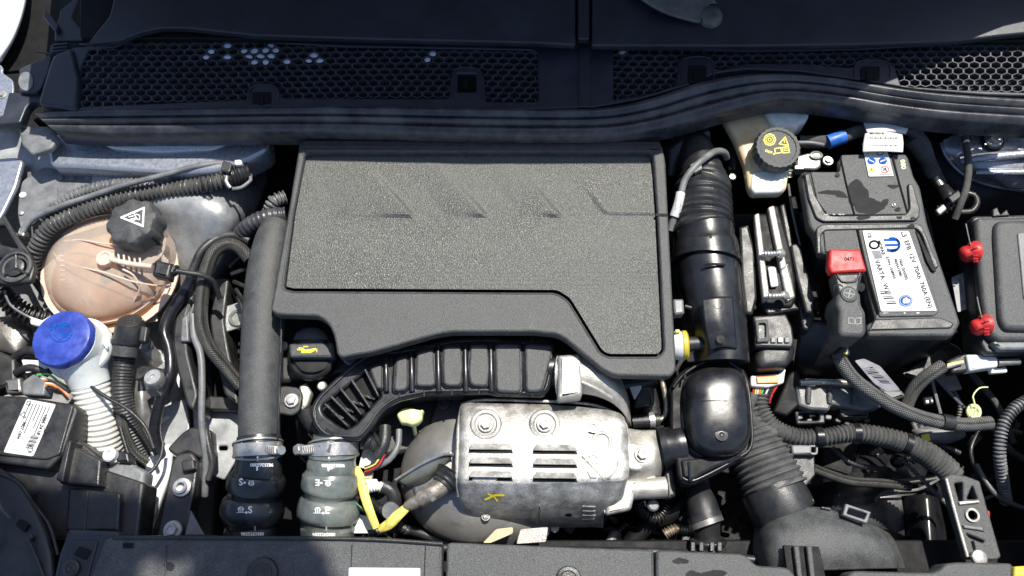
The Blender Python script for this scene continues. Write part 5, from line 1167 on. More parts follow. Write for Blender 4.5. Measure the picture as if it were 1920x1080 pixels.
# ================================================================ battery
ba = T('battery', 'black car battery with white data label, red terminal flap and water stains', 'battery', 1650, 470, -60)
BZ = 112
PL('case', ba, [(1536, 400), (1704, 400), (1724, 420), (1788, 606), (1776, 622), (1646, 622), (1618, 484), (1544, 480)], BZ-26, 230, BK, 5, rnd=6)
PL('lid', ba, [(1502, 322), (1576, 322), (1578, 290), (1700, 288), (1706, 300), (1714, 330), (1726, 350), (1740, 420), (1802, 606), (1788, 630), (1628, 630), (1626, 608), (1642, 600), (1612, 478), (1540, 476), (1530, 440), (1518, 424)], BZ, 26, BKG, 5, rnd=6)
lw = [(1508, 326), (1518, 324), (1528, 364), (1548, 400), (1560, 404), (1698, 402), (1706, 390), (1702, 344), (1712, 344), (1726, 392), (1724, 408), (1716, 414), (1544, 416), (1530, 408), (1516, 372)]
PL('rear_rim', ba, lw, BZ+5, 8, BK, 2.5, rnd=5)
rp = PL('rear_panel', ba, [(1520, 322), (1574, 322), (1578, 290), (1676, 288), (1702, 402), (1552, 403), (1532, 376)], BZ+3, 8, BKG, 2, rnd=3)
TB('panel_groove', ba, [(1576, 296, BZ+4), (1588, 350, BZ+4), (1602, 402, BZ+4)], 1.7, DK, seg=6)
TB('panel_groove', ba, [(1672, 290, BZ+4), (1688, 350, BZ+4), (1702, 400, BZ+4)], 1.7, DK, seg=6)
PL('front_rim', ba, [(1530, 428), (1540, 420), (1722, 418), (1730, 424), (1762, 500), (1752, 504), (1728, 438), (1718, 428), (1548, 432), (1540, 440), (1540, 476), (1532, 476)], BZ+5, 8, BK, 2.5, rnd=6)
PL('front_panel', ba, [(1544, 430), (1716, 428), (1762, 584), (1752, 592), (1650, 594), (1646, 584), (1612, 470), (1548, 472)], BZ+3, 8, BKG, 2, rnd=3)
TB('panel_groove', ba, [(1608, 430, BZ+5), (1624, 500, BZ+5), (1648, 586, BZ+5)], 2, DK, seg=6)
PL('handle_slot', ba, [(1716, 432), (1724, 440), (1754, 500), (1756, 510), (1748, 508), (1738, 490)], BZ+5, 3, DK, 1)
PL('front_ledge', ba, [(1640, 598), (1762, 594), (1790, 606), (1784, 616), (1628, 620)], BZ+2, 6, BK, 3)
for x, y in ((1511, 327), (1570, 328)): LT('vent_dimple', ba, (x, y, BZ+4), [(4.5, 0), (4.5, 1), (1, 1)], DK, seg=14)
LT('charge_eye', ba, (1676, 384, BZ+4), [(4.5, 0), (4.5, 1.4), (3, 1.6), (1, 1)], GL, seg=16)
for i, (x, y, rx, ry) in enumerate(((1557, 378, 34, 22), (1608, 364, 20, 26), (1628, 386, 28, 16), (1676, 348, 12, 5), (1659, 380, 7, 7), (1683, 393, 6, 4), (1694, 352, 6, 12))):
    DEC('water_stain', ba, [('p', blob(x, y, rx, ry, 30+i, rough=.16 if i < 3 else .25))], [rp], WET, off=.3+.05*i)
for i, (x, y, rx, ry) in enumerate(((1618, 408, 13, 4), (1686, 408, 5, 3), (1712, 410, 6, 3), (1708, 424, 8, 3))):
    DEC('water_stain', ba, [('p', blob(x, y, rx, ry, 50+i))], [o for o in ba.children if o.name.startswith(('rear_rim', 'front_rim', 'lid'))], WET, off=.3)
for i in range(9):
    DEC('white_residue', ba, [('p', blob(random.uniform(1546, 1600) if i < 5 else random.uniform(1654, 1760), 402 if i < 5 else random.choice((587, 608)), random.uniform(2, 5), 1, 70+i))], [o for o in ba.children if o.name.startswith(('rear', 'lid', 'front'))], LAB, off=.5)
wl = PL('warning_label', ba, [(1616, 268), (1662, 276), (1676, 330), (1629, 331)], BZ+5.2, 1, LAB, .3, rnd=2)
it = [('s', circ(1634, 302, 7, 5.5, 14), 4), ('s', circ(1655, 302, 7, 5.5, 14), 4)]
DEC('blue_signs', ba, [('p', circ(1634, 302, 8, 6.5, 16)), ('p', circ(1655, 302, 8, 6.5, 16))], [wl], BINK, off=.3)
DEC('sign_marks', ba, [('s', [(1630, 300), (1638, 304)], 2), ('s', [(1651, 303), (1659, 300)], 2)], [wl], LAB, off=.6)
DEC('yellow_signs', ba, [('p', [(1628, 324), (1645, 319), (1632, 312)]), ('p', [(1622, 291), (1636, 288), (1628, 284)])], [wl], YEL, off=.3)
DEC('yellow_sign_marks', ba, [('s', [(1633, 316), (1635, 320)], 1.4)], [wl], INK, off=.6)
DEC('red_sign', ba, [('s', circ(1659, 318, 7.5, 6, 16), 1.3), ('s', [(1654, 314), (1664, 322)], 1.2)], [wl], RINK, off=.3)
DEC('small_signs', ba, [('s', circ(1650, 287, 6, 4, 14), 1.3), ('s', [(1656, 320), (1660, 315), (1662, 321)], 1.6), ('s', [(1650, 327), (1672, 327)], .8)], [wl], INK, off=.3)
DEC('lid_number', ba, [('t', '080', (1688, 300), 12, 82)], [o for o in ba.children if o.name.startswith('lid')], YELG, off=.4)
lb = PL('data_label', ba, [(1617, 432), (1704, 433), (1757, 583), (1652, 584)], BZ+5, 1.4, LAB, .3, rnd=3)
D_ = 71
DEC('label_printing', ba, [('t', 'L3  EFB  12V  70Ah  760A (EN)', (1689, 435), 11.9, 70), ('t', '760A (SAE/JIS)', (1694-9, 486), 7, D_), ('t', 'VARTA', (1640, 489), 12, D_), ('t', 'W1', (1655, 533), 12, D_), 
  ('t', 'E.P/N: 1548955', (1661, 482), 7, D_), ('t', '9835412980', (1676, 486), 7, D_), ('t', 'MOPAR', (1645, 452), 8.5, D_), ('t', 'CE', (1626, 438), 8, D_)], [lb], INK, off=.3)
DEC('label_lines', ba, [('s', [(1688, 437), (1736, 580)], .8), ('s', [(1630, 452+16), (1640, 480), (1650, 481)], .8), ('s', [(1692, 482), (1722, 570)], .6)], [lb], INKG, off=.25)
DEC('black_ring', ba, [('s', circ(1639, 459, 8.5, 7, 18), 3.4)], [lb], INK, off=.3)
mx, my = 1673, 459
a_ = math.radians(D_-90+19)
DEC('blue_omega_logo', ba, [('s', circ(mx, my, 13, 12, 20, -110, 130), 4.6), ('s', [(mx-14, my-9), (mx+6, my-9)], 4.2), ('s', [(mx-12, my+1), (mx+10, my)], 4.2), ('s', [(mx-8, my+11), (mx+6, my+9)], 4.2)], [lb], BINK, off=.35)
DEC('blue_globe', ba, [('p', circ(1698, 564, 13, 11, 20))], [lb], BINK, off=.3)
DEC('globe_mark', ba, [('p', blob(1699, 564, 6.5, 6, 4)), ('s', circ(1698, 564, 11, 9, 18), .8)], [lb], LAB, off=.6)
DEC('barcode', ba, [('s', [(1650+i*1.9, 547+i*3.2), (1668+i*1.7, 546+i*3.2)], (1.2, 2.2, .8)[i % 3]) for i in range(8)], [lb], INK, off=.3)
DEC('grey_patch', ba, [('p', [(1634, 470), (1650, 470), (1655, 484), (1640, 486)])], [lb], LABG, off=.28)
rf = PL('red_terminal_flap', ba, [(1556, 466), (1614, 468), (1626, 508), (1560, 512), (1554, 500)], BZ+30, 20, RED, 4, rnd=4)
DEC('flap_number', rf, [('t', '0471', (1583, 489), 9.5, 0)], [rf], INK, off=.3)
tc_ = T('terminal_cover', 'black positive terminal cover and clamp hanging off the front of the battery', 'terminal cover', 1600, 570, 100)
PL('neck', tc_, [(1562, 512), (1618, 510), (1608, 560), (1574, 560)], BZ+34, 30, BK, 5, rnd=6)
TB('neck_rib', tc_, [(1570, 514, BZ+35), (1578, 528, BZ+35), (1604, 527, BZ+35), (1612, 512, BZ+35)], 2, BK, seg=8)
up = PL('cover_body', tc_, [(1572, 546), (1614, 546), (1616, 572), (1624, 584), (1626, 622), (1618, 632), (1578, 630), (1572, 620), (1574, 584), (1568, 572)], BZ+36, 62, BKG, 7, rnd=8)
LT('plus_boss', tc_, (1592, 552, BZ+36), [(16, -4), (16, 2), (12, 4), (1, 4)], BKG, seg=24)
DEC('plus_sign', tc_, [('s', [(1585, 549), (1600, 552)], 2), ('s', [(1594, 543), (1591, 557)], 2), ('s', circ(1592, 550, 10, 8.5, 18), 1)], list(tc_.children), GREY, off=.5)
DEC('book_symbol', tc_, [('s', [(1591, 596), (1602, 597), (1602, 608), (1591, 606)], 1.5, True), ('s', [(1604, 597), (1614, 596), (1614, 607), (1604, 608)], 1.5, True)], list(tc_.children), GREY, off=.5)
LT('side_nut', tc_, (1572, 540, BZ+26), [(9, -6), (9, 6), (1, 7)], BK, axis=(-.4, -.5, .8), seg=12)
LT('side_nut', tc_, (1611, 538, BZ+26), [(8, -6), (8, 6), (1, 7)], BK, axis=(.4, -.5, .8), seg=12)
bt = T('battery_tray', 'black battery tray walls and side frame around the battery', 'battery tray', 1640, 660, -160)
PATCH('front_wall', bt, [[(1500, 600, 40), (1580, 612, 50), (1700, 625, 56), (1796, 622, 40)], [(1494, 650, 0), (1580, 660, 10), (1680, 665, 14), (1770, 650, -6)], [(1490, 690, -40), (1570, 700, -44), (1640, 700, -40), (1740, 670, -60)], [(1500, 715, -90), (1560, 718, -100), (1640, 715, -110), (1700, 700, -120)]], BK, thick=6, wob=2)
PL('ledge', bt, [(1486, 708), (1660, 712), (1690, 730), (1640, 742), (1490, 722)], -60, 16, BKG, 4)
PL('side_frame', bt, [(1480, 370), (1492, 366), (1540, 580), (1528, 590)], 20, 120, DK, 3)
PL('right_slope', bt, [(1690, 700), (1780, 640), (1800, 650), (1810, 670), (1760, 720)], -60, 20, BK, 4)
TB('white_marker', bt, [(1672, 630, 78), (1742, 629, 78)], 2.6, LABG, seg=6)
PL('left_box', bt, [(1480, 700), (1496, 690), (1504, 712), (1500, 760), (1476, 780), (1450, 772)], 0, 60, DK, 4)
# ribbed fuse strip under tray
fs = T('cable_duct', 'grey ribbed plastic cable duct with clip bosses in front of the battery', 'cable duct', 1580, 750, -60)
PL('duct_body', fs, [(1492, 722), (1690, 730), (1700, 742), (1660, 756), (1656, 762), (1620, 770), (1560, 758), (1556, 770), (1520, 768), (1498, 760)], 6, 40, GRD, 5, rnd=4)
for x in (1516, 1556, 1602, 1652): TB('boss_rib', fs, [(x, 728, 8), (x, 742, 10), (x-1, 756, 6)], 5, BKG, seg=10)
PL('clip_frame', fs, [(1490, 770), (1546, 766), (1548, 794), (1494, 796)], -12, 20, BK, 3, holes=[rect(1498, 774, 1536, 788)])
PL('clip_frame', fs, [(1574, 764), (1630, 768), (1628, 784), (1578, 782)], -8, 20, BK, 3, holes=[rect(1582, 768, 1620, 778)])
TB('clear_bar', fs, [(1500, 718, 12), (1540, 716, 14), (1600, 718, 14)], 6, CLR, seg=10)
for i in range(8): PL('detail_block', fs, orect(1500+i*18, 782+(i % 3)*6, 12, 8, (i*37) % 30-15), -20, 14, (GREY, BK, BKG)[i % 3], 2)
# tag on harness
tg = T('harness_tag', 'purple tinted barcode tag lying on the braided harness', 'tag', 1660, 700, 20)
tp_ = PL('tag', tg, [(1602, 676), (1620, 672), (1650, 686), (1684, 726), (1688, 732), (1662, 734), (1640, 720)], (60, 0, 0), 1.5, LABG, .4)
DEC('barcode', tg, [('s', [(1614+i*3.6, 690+i*2.6), (1632+i*3.4, 686+i*3.0)], (1.2, 2.2, .8)[i % 3]) for i in range(12)], [tp_], INK, off=.3)
TB('battery_harness', None, [(1572, 664, 60), (1576, 676, 60), (1592, 700, 56), (1612, 720, 50), (1650, 746, 44), (1690, 768, 36), (1740, 786, 28), (1800, 796, 20), (1856, 793, 10)], 13, BRAID, seg=18, tag=('thick braided harness curving from the battery terminal to the right', 'harness'))
hb = T('harness_clip', 'black clip and yellow tag where the battery harness leaves the terminal cover', 'clip', 1575, 660, 60)
PL('clip', hb, [(1560, 664), (1574, 650), (1590, 646), (1596, 664), (1580, 672), (1566, 672)], 74, 20, BK, 4)
PL('yellow_bit', hb, [(1582, 660), (1588, 658), (1590, 664), (1584, 664)], 78, 4, YEL, 1, rnd=1)
TB('tape_wrap', hb, [(1764, 790, 27), (1774, 792, 25), (1784, 793, 23)], 15, BK, seg=18)
TB('braided_harness', None, [(1768, 686, 40), (1752, 696, 36), (1730, 712, 20), (1712, 732, 0), (1700, 758, -20)], 12.5, BRAID, seg=16, tag=('short braided harness running up to the pale connector below the fuse box', 'harness'))
sc_ = T('pale_connector', 'long pale grey connector below the fuse box', 'connector', 1850, 680, 0)
PL('boot', sc_, [(1776, 676), (1810, 660), (1822, 668), (1820, 696), (1786, 700)], 40, 26, BK, 5)
PL('body', sc_, [(1812, 664), (1852, 664), (1872, 670), (1872, 688), (1840, 692), (1818, 696)], 48, 24, LAB, 4)
TB('tube_end', sc_, [(1870, 680, 40), (1910, 678, 40)], 7, CLR, seg=14)
for i in range(3): TB('wire', sc_, [(1776, 684+i*3, 42), (1790, 680+i*3, 46), (1806, 677+i*2, 46)], 2, (YELW, LAB, RUST)[i], seg=6)
PL('lower_pins', sc_, [(1856, 690), (1888, 688), (1890, 698), (1858, 700)], 30, 10, WHT, 2)
# ================================================================ fuse box
fb = T('fuse_box', 'grained black fuse box cover with rounded edges at the right edge', 'fuse box', 1890, 520, 60)
PL('base', fb, [(1822, 404), (1990, 400), (1990, 660), (1850, 664), (1838, 640), (1826, 500)], 66, 60, BK, 5, rnd=8)
PL('cover', fb, [(1828, 406), (1990, 404), (1990, 640), (1872, 640), (1852, 620), (1842, 560), (1834, 470)], 86, 26, BKG, 9, rnd=14)
PL('raised_lid', fb, [(1868, 412), (1990, 410), (1990, 620), (1888, 618), (1876, 600), (1866, 440)], 98, 20, BKG, 10, rnd=16)
PL('grey_inset', fb, [(1908, 436), (1990, 434), (1990, 590), (1920, 560)], 101, 5, GREY, 2, rnd=4)
PL('lower_edge', fb, [(1860, 640), (1990, 636), (1990, 654), (1876, 656)], 80, 20, GREY, 5)
PL('clip_ear', fb, [(1862, 392), (1870, 388), (1876, 402), (1888, 392), (1894, 404), (1862, 406)], 70, 10, BK, 2, rnd=2)
DEC('engraved_mark', fb, [('t', 'S', (1836, 415), 9, 0)], [o for o in fb.children if o.name.startswith('cover')], GREY, off=.4)
for (x, y) in ((1819, 474), (1840, 611)):
    k = TB('knob', fb, [(x-19, y+6, 76, 9), (x-12, y+4, 78, 15), (x, y+1, 82, 16), (x+6, y-2, 84, 19), (x+13, y-2, 84, 19), (x+14, y-2, 84, 17)], 17, RED, seg=20, step=3, label='red ribbed turn knob')
    for j in range(9):
        a = j/8*math.pi
        TB('rib', k, [(x+5, y-2-18.5*math.cos(a), 84+19*math.sin(a)), (x+15, y-2-18.5*math.cos(a), 84+19*math.sin(a))], 1.5, RED, seg=5)
    TB('wire_stay', k, [(x-8, y-54, 84), (x-3, y-30, 90), (x+1, y-14, 96)], 1.2, CLR, seg=6)
# info sheets beside the battery
ds_ = T('dim_data_plate', 'dim printed data plate on the wing between battery and fuse box', 'data plate', 1805, 545, -40)
dp_ = PL('plate', ds_, [(1784, 520), (1814, 508), (1826, 574), (1796, 586)], 30, 3, LABD, .5)
DEC('plate_print', ds_, [('t', '9825680081 2363', (1806, 514), 7, 80), ('t', 'A1064A78 03', (1795, 522), 9, 80), ('s', [(1800, 520), (1812, 576)], .8)] + [('s', [(1814-i*.0, 520+i*3), (1818, 520+i*3)], 1) for i in range(8)], [dp_], GREY, off=.4)
# ================================================================ wiring, upper right
lt = T('harness_label', 'white barcode tag wrapped round the loom behind the battery', 'tag', 1655, 255, 60)
PATCH('tag_fold', lt, [[(1619, 229, 100), (1660, 226, 108), (1702, 230, 100)], [(1624, 244, 106), (1660, 242, 114), (1702, 243, 106)], [(1626, 250, 106), (1660, 246, 114), (1698, 252, 100)]], LAB, thick=2)
lt2 = PATCH('tag_panel', lt, [[(1622, 250, 120), (1656, 246, 124), (1692, 252, 120)], [(1619, 268, 128), (1656, 266, 130), (1694, 269, 126)], [(1618, 284, 130), (1656, 283, 132), (1693, 285, 128)]], LAB, thick=2)
DEC('barcode', lt, [('s', [(1627+i*2.4, 258), (1626+i*2.4, 274)], (1.2, .7, 1.7, .9)[i % 4]) for i in range(24)] + [('t', '9834 0520 80', (1630, 252), 5, 0)], [lt2], INK, off=.3)
TB('wire_loom', None, [(1500, 266, 60), (1540, 266, 70), (1568, 262, 76), (1610, 246, 80), (1660, 236, 84), (1700, 240, 80), (1730, 268, 60), (1744, 310, 20), (1762, 344, -10)], 12, TAPE, seg=16, tag=('taped black loom arching behind the battery to the wing', 'harness'))
TB('blue_band', None, [(1552, 267, 77), (1566, 262, 79), (1582, 256, 80)], 13.5, BLUET, tag=('blue tape band on the loom beside the brake reservoir', 'tape'))
TB('ribbed_sleeve', None, [(1706, 300-40, 66), (1724, 280, 50), (1738, 300, 30), (1750, 326, 10)], 14, TAPE, rib=(5, .8), tag=('cloth taped loom section dropping to the black wing plug', 'harness'))
wp2 = T('wing_plug', 'cluster of black plugs with a bare metal tip on the right wing', 'plug', 1780, 380, -20)
TB('metal_tip', wp2, [(1752, 330, 10), (1768, 354, 10)], 7, CLR, seg=12)
TB('plug_body', wp2, [(1766, 352, 10, 12), (1778, 372, 14, 16), (1786, 384, 14, 14)], 14, GL)
PL('latch', wp2, orect(1792, 368, 26, 18, -35), 34, 16, GL, 4)
TB('elbow', wp2, [(1762, 396, 0), (1776, 388, 10), (1790, 378, 14), (1806, 366, 10)], 11, BK, rib=(7, 1))
PL('washer', wp2, orect(1766, 392, 20, 14, -40), 18, 10, DALU, 3)
TB('loop', wp2, [(1800, 398, 10), (1822, 396, 14), (1832, 380, 14), (1826, 366, 12), (1812, 362, 10)], 6, BK)
TB('cable', None, [(1806, 236, 60), (1810, 260, 60), (1816, 310, 50), (1812, 350, 40), (1802, 380, 30), (1790, 410, 10)], 6.5, TAPE, seg=10, tag=('slim taped cable running down over the right strut tower', 'cable'))
LT('cable_nut', None, (1804, 246, 66), [(9, -4), (9, 4), (7, 6), (7, 12), (1, 12)], DALU, seg=8, tag=('zinc nut at the top of the slim cable under the weatherstrip', 'nut'))
# ================================================================ wiring, lower right
TB('corrugated_conduit', None, [(1424, 740, 0, 14), (1428, 770, -4, 15), (1450, 800, -8, 15), (1490, 818, -10, 15), (1540, 820, -8, 15), (1600, 812, -6, 16), (1660, 820, -6, 18), (1700, 832, -8, 19), (1740, 852, -12, 21), (1780, 884, -20, 21), (1784, 900, -26, 19)], 16, TAPE, seg=20, rib=(7.2, 2.0), tag=('taped ribbed loom sweeping along below the battery', 'harness'))
for i, (x, y, a) in enumerate(((1534, 820, 0), (1604, 812, 0), (1700, 832, 20))):
    dx, dy = 6*math.cos(math.radians(a)), 6*math.sin(math.radians(a))
    TB('tape_band', None, [(x-dx, y-dy, -6), (x+dx, y+dy, -6)], 19 if i < 2 else 21, GL, seg=20, tag=('shiny black band on the ribbed loom, %s' % ('nearest the corrugated air hose', 'below the cable duct', 'before its bend to the cast bracket')[i], 'tape'))
TB('loom_branch', None, [(1412, 740, 10), (1400, 770, 6), (1420, 800, 0), (1452, 812, -6)], 12, TAPE, seg=14, tag=('taped branch below the orange locked connector', 'harness'))
TB('corrugated_conduit', None, [(1930, 748, 0), (1900, 768, 0), (1880, 800, -6), (1874, 850, -20), (1880, 900, -50), (1886, 940, -90)], 9.5, GREY, seg=14, rib=(6.6, 1.9, 'sq'), tag=('slim grey corrugated conduit hanging at the right edge', 'conduit'))
TB('braided_hose', None, [(1520, 876, -70), (1560, 892, -74), (1600, 903, -76), (1650, 906, -80), (1706, 912, -86)], 9, BRAIDG, tag=('dim braided lead below the ribbed loom', 'hose'))
gw = T('ground_wire', 'lime green ring and wire below the pale connector', 'wire', 1828, 768, 0)
LT('ring', gw, (1826, 772, 10), [(14, -4), (15, 1), (13, 3), (9, 2), (8, -2)], YELG, axis=(.1, -.3, 1), seg=22)
TB('wire', gw, [(1824, 780, 16), (1830, 764, 24), (1824, 744, 26), (1836, 728, 22), (1852, 726, 10)], 1.4, YELG, seg=6)
sb = T('support_struts', 'thin dark support struts and silver clamp below the harness', 'bracket', 1760, 740, -80)
TB('strut', sb, [(1746, 708, -20), (1754, 740, -24), (1764, 778, -30)], 3, GREY, seg=6)
TB('strut', sb, [(1752, 706, -30), (1780, 736, -36), (1808, 764, -40)], 3, LABG, seg=6)
PL('plate', sb, [(1750, 700), (1794, 704), (1806, 730), (1776, 734)], -50, 5, DALU, 2)
PL('clamp', sb, [(1732, 744), (1750, 742), (1752, 756), (1736, 758)], -40, 10, STEEL, 3)
for i in range(4): TB('terminal', sb, [(1712+i*14, 792+i*5, -40), (1718+i*14, 806+i*5, -40)], 5, (CLR, GREY, BK, DALU)[i], seg=8, rib=(4, 1))
rb_ = random.Random(9)
DM('crumpled_sleeve', sb, [(1706, 806), (1750, 796), (1806, 800), (1812, 820), (1780, 832), (1730, 830)], -40, 16, GRD, p=2, n=6)
PL('yellow_tag', sb, [(1726, 816), (1742, 812), (1746, 826), (1732, 830)], -22, 3, YEL, 1)
for i, (p0, p1, p2, r_, m_) in enumerate((((1700, 770), (1740, 820), (1800, 850), 5, BK), ((1820, 700), (1870, 760), (1900, 830), 6, TAPE), ((1840, 800), (1820, 850), (1850, 920), 4, BK), ((1690, 860), (1730, 900), (1790, 960), 4, GRD), ((1560, 840), (1600, 870), (1660, 880), 5, BK), ((1830, 870), (1870, 930), (1940, 960), 5, GRD), ((1780, 720), (1800, 760), (1790, 800), 4, GRD), ((1860, 800), (1900, 850), (1950, 870), 7, BK))):
    TB('loose_lead', sb, [(*p0, -70), (*p1, -64), (*p2, -90)], r_, m_, seg=8, rib=(5, .8) if i % 3 == 0 else None)
for i in range(16):
    x, y = rb_.uniform(1690, 1930), rb_.uniform(780, 1040)
    PL('clip_piece', sb, orect(x, y, rb_.uniform(10, 34), rb_.uniform(6, 16), rb_.uniform(-60, 60)), rb_.uniform(-160, -90), 12, (BK, GRD, BK)[i % 3], 3)
# brackets right of resonator
hk = T('hose_bracket', 'pressed grey bracket behind the corrugated air hose', 'bracket', 1500, 880, -40)
PL('plate', hk, [(1476, 850), (1528, 852), (1530, 890), (1512, 912), (1490, 900), (1474, 870)], -20, 10, BK, 3, rnd=4)
PL('clip', hk, [(1484, 834), (1534, 834), (1534, 852), (1486, 852)], -4, 14, GREY, 3, holes=[rect(1522, 837, 1530, 849)])
for x, y in ((1497, 901), (1507, 901)): LT('rivet', hk, (x, y, -14), [(4.5, 0), (4, 2), (1, 2)], GREY, seg=12)
DEC('moulded_text', hk, [('t', 'FX5', (1485, 886), 8, 0)], [list(hk.children)[0]], GREY, off=.4)
# corrugated air hose and snorkel
TB('corrugated_air_hose', None, [(1395, 770, -30, 40), (1408, 810, -34, 46), (1424, 850, -36, 52), (1442, 890, -36, 56), (1456, 920, -36, 58)], 50, RIBF, seg=36, rib=(11, 3.0), tag=('wide black corrugated air hose beside the resonator', 'air hose'))
sk = T('air_snorkel', 'smooth grey-black air intake snorkel at the bottom right', 'intake snorkel', 1550, 990, -40)
TB('hose_collar', sk, [(1444, 912, -36, 58), (1462, 946, -36, 60), (1470, 962, -38, 60)], 58, BK, seg=40)
PATCH('snorkel_body', sk, [[(1414, 990, -70), (1440, 975, -10), (1480, 956, 10), (1530, 950, 10), (1580, 962, 6), (1630, 980, -10), (1668, 1000, -50)],
 [(1412, 1010, -50), (1440, 1005, 14), (1480, 996, 34), (1530, 992, 38), (1590, 996, 32), (1650, 1006, 14), (1682, 1020, -40)],
 [(1412, 1040, -40), (1440, 1040, 20), (1480, 1036, 40), (1530, 1034, 44), (1600, 1036, 38), (1670, 1040, 16), (1694, 1050, -40)],
 [(1416, 1066, -50), (1440, 1070, 10), (1480, 1070, 30), (1530, 1070, 34), (1600, 1068, 28), (1670, 1066, 10), (1698, 1066, -40)]], BKG, sub=7, thick=5)
PL('clip_frame', sk, [(1586, 944), (1634, 960), (1626, 982), (1580, 966)], 30, 12, GREY, 2, holes=[[(1592, 952), (1626, 963), (1621, 974), (1588, 963)]], rnd=2)
PL('slot_recess', sk, [(1469, 1022), (1536, 1025), (1550, 1090), (1478, 1090)], 52, 8, DK, 1, rnd=2)
for x in (1488, 1512): PL('fin', sk, [(x, 1023), (x+11, 1024), (x+18, 1090), (x+8, 1090)], 62, 12, BKG, 2, rnd=2)
TB('collar_tab', sk, [(1540, 952, 14), (1556, 955, 14)], 3, BK)
TB('edge_clip', sk, [(1506, 915, -10), (1524, 940, -6)], 2.6, GREY, seg=6)
# hose at x=1320
lh = T('radiator_hose', 'black radiator hose with steel clip and quick connector at the bottom', 'hose', 1325, 980, -80)
TB('upper_hose', lh, [(1300, 900, -60, 22), (1308, 926, -50, 26), (1316, 950, -40, 30), (1322, 972, -36, 30)], 28, BK, seg=26)
TB('clip_band', lh, [(1320, 966, -36, 32), (1325, 982, -36, 32)], 32, RUB, seg=28, step=3)
TB('steel_clip', lh, [(1322, 976, -36, 33), (1326, 986, -36, 33)], 33, DALU, seg=28, step=3)
TB('lower_hose', lh, [(1324, 976, -38, 26), (1326, 1000, -44, 24), (1327, 1020, -50, 25)], 25, BK, seg=24)
TB('quick_connector', lh, [(1327, 1010, -46, 33), (1327, 1040, -56, 33)], 32, BK, seg=28, rib=(14, 1.6))
for x in (1300, 1316, 1336, 1350): PL('connector_tab', lh, rect(x-5, 1016, x+4, 1034), -14, 5, BK, 1.5, rnd=2)
TB('braid_cuff', lh, [(1298, 896, -60), (1304, 916, -54)], 28, BRAIDG, seg=24)
# cast bracket right
kb = T('cast_bracket', 'pale cast bracket with triangular and round windows at the lower right', 'bracket', 1820, 970, 0)
PL('plate', kb, [(1770, 896), (1784, 888), (1812, 892), (1838, 902), (1842, 918), (1878, 1044), (1870, 1050), (1814, 1048), (1800, 1000)], 20, 20, BKG, 3, rnd=4, holes=[[(1790, 906), (1806, 904), (1806, 940), (1800, 944)], [(1824, 910), (1834, 936), (1813, 936)], [(1812, 1000), (1846, 1014), (1844, 1018), (1818, 1008)], ell(1822, 966, 9, 9, 18)])
LT('eye_ring', kb, (1823, 966, 22), [(13, -6), (13, 2), (9, 2), (9, -6)], CLR, seg=26)
TB('edge_rib', kb, [(1774, 898, 24), (1792, 966, 24), (1814, 1044, 24)], 3.4, ALU, seg=8)
PL('cross_rib', kb, [(1798, 940), (1836, 938), (1838, 943), (1800, 947)], 24, 6, ALU, 1.5, rnd=1)
PL('cross_rib', kb, [(1806, 984), (1842, 988), (1848, 996), (1808, 990)], 24, 6, GREY, 1.5, rnd=1)
TB('rod', kb, [(1824, 1014, 22), (1828, 1030, 22)], 2.2, DK, seg=6)
LT('bolt_head', kb, (1836, 1046, 30), [(14, -6), (14, 3), (10, 5), (1, 5)], STEEL, seg=24)
PL('red_clip', None, [(1850, 956), (1857, 958), (1857, 976), (1852, 972)], -10, 8, RED, 2, tag=('small dark red clip peeking out right of the cast bracket', 'clip'))
# gearbox and deep clutter on the right
gb = T('gearbox', 'dim black gearbox housing deep below the ribbed loom', 'gearbox', 1640, 930, -260)
DM('bell_housing', gb, ell(1640, 960, 130, 110, 40), -250, 70, GL, p=2.4, n=8, skirt=100)
PATCH('side_cylinder', gb, [[(1690, 930, -180), (1740, 928, -140), (1770, 940, -190)], [(1700, 1000, -180), (1745, 1000, -130), (1775, 1000, -190)], [(1706, 1070, -180), (1750, 1070, -130), (1780, 1070, -190)]], GL, thick=4)
DM('round_cap', gb, ell(1684, 864, 16, 14, 20), -150, 14, GL, p=2)
PL('lever', gb, [(1632, 900), (1760, 890), (1764, 900), (1640, 916)], -140, 10, BK, 3)
TB('lever_rod', gb, [(1640, 940, -150), (1660, 922, -150), (1720, 918, -150), (1764, 896, -140)], 2.6, GREY, seg=6)
PL('mount_arm', gb, [(1530, 800), (1620, 830), (1600, 900), (1540, 880)], -200, 40, DK, 8)
r = random.Random(5)
for i in range(26):
    x = r.uniform(1480, 1900); y = r.uniform(820, 1060)
    PL('casting_web', gb, orect(x, y, r.uniform(20, 70), r.uniform(8, 30), r.uniform(-60, 60)), r.uniform(-260, -190), 30, (DK, BK, DK)[i % 3], 5)
deep = T('lower_clutter', 'shadowed pipes and brackets deep in the bay below the resonator', 'bracket', 1220, 1000, -200)
for i in range(34):
    x = r.uniform(1060, 1420); y = r.uniform(930, 1040)
    if i % 2: PL('bracket_piece', deep, orect(x, y, r.uniform(16, 60), r.uniform(6, 22), r.uniform(-60, 60)), r.uniform(-200, -120), 16, (DK, BK)[i % 4 == 1], 3)
    else: TB('pipe_piece', deep, [(x, y, r.uniform(-180, -110)), (x+r.uniform(-40, 40), y+r.uniform(-20, 30), -130), (x+r.uniform(-70, 70), y+r.uniform(-10, 50), -160)], r.uniform(3, 9), (BK, GREY, DK, BK)[i//2 % 4], rib=(6, 1) if i % 4 == 0 else None)
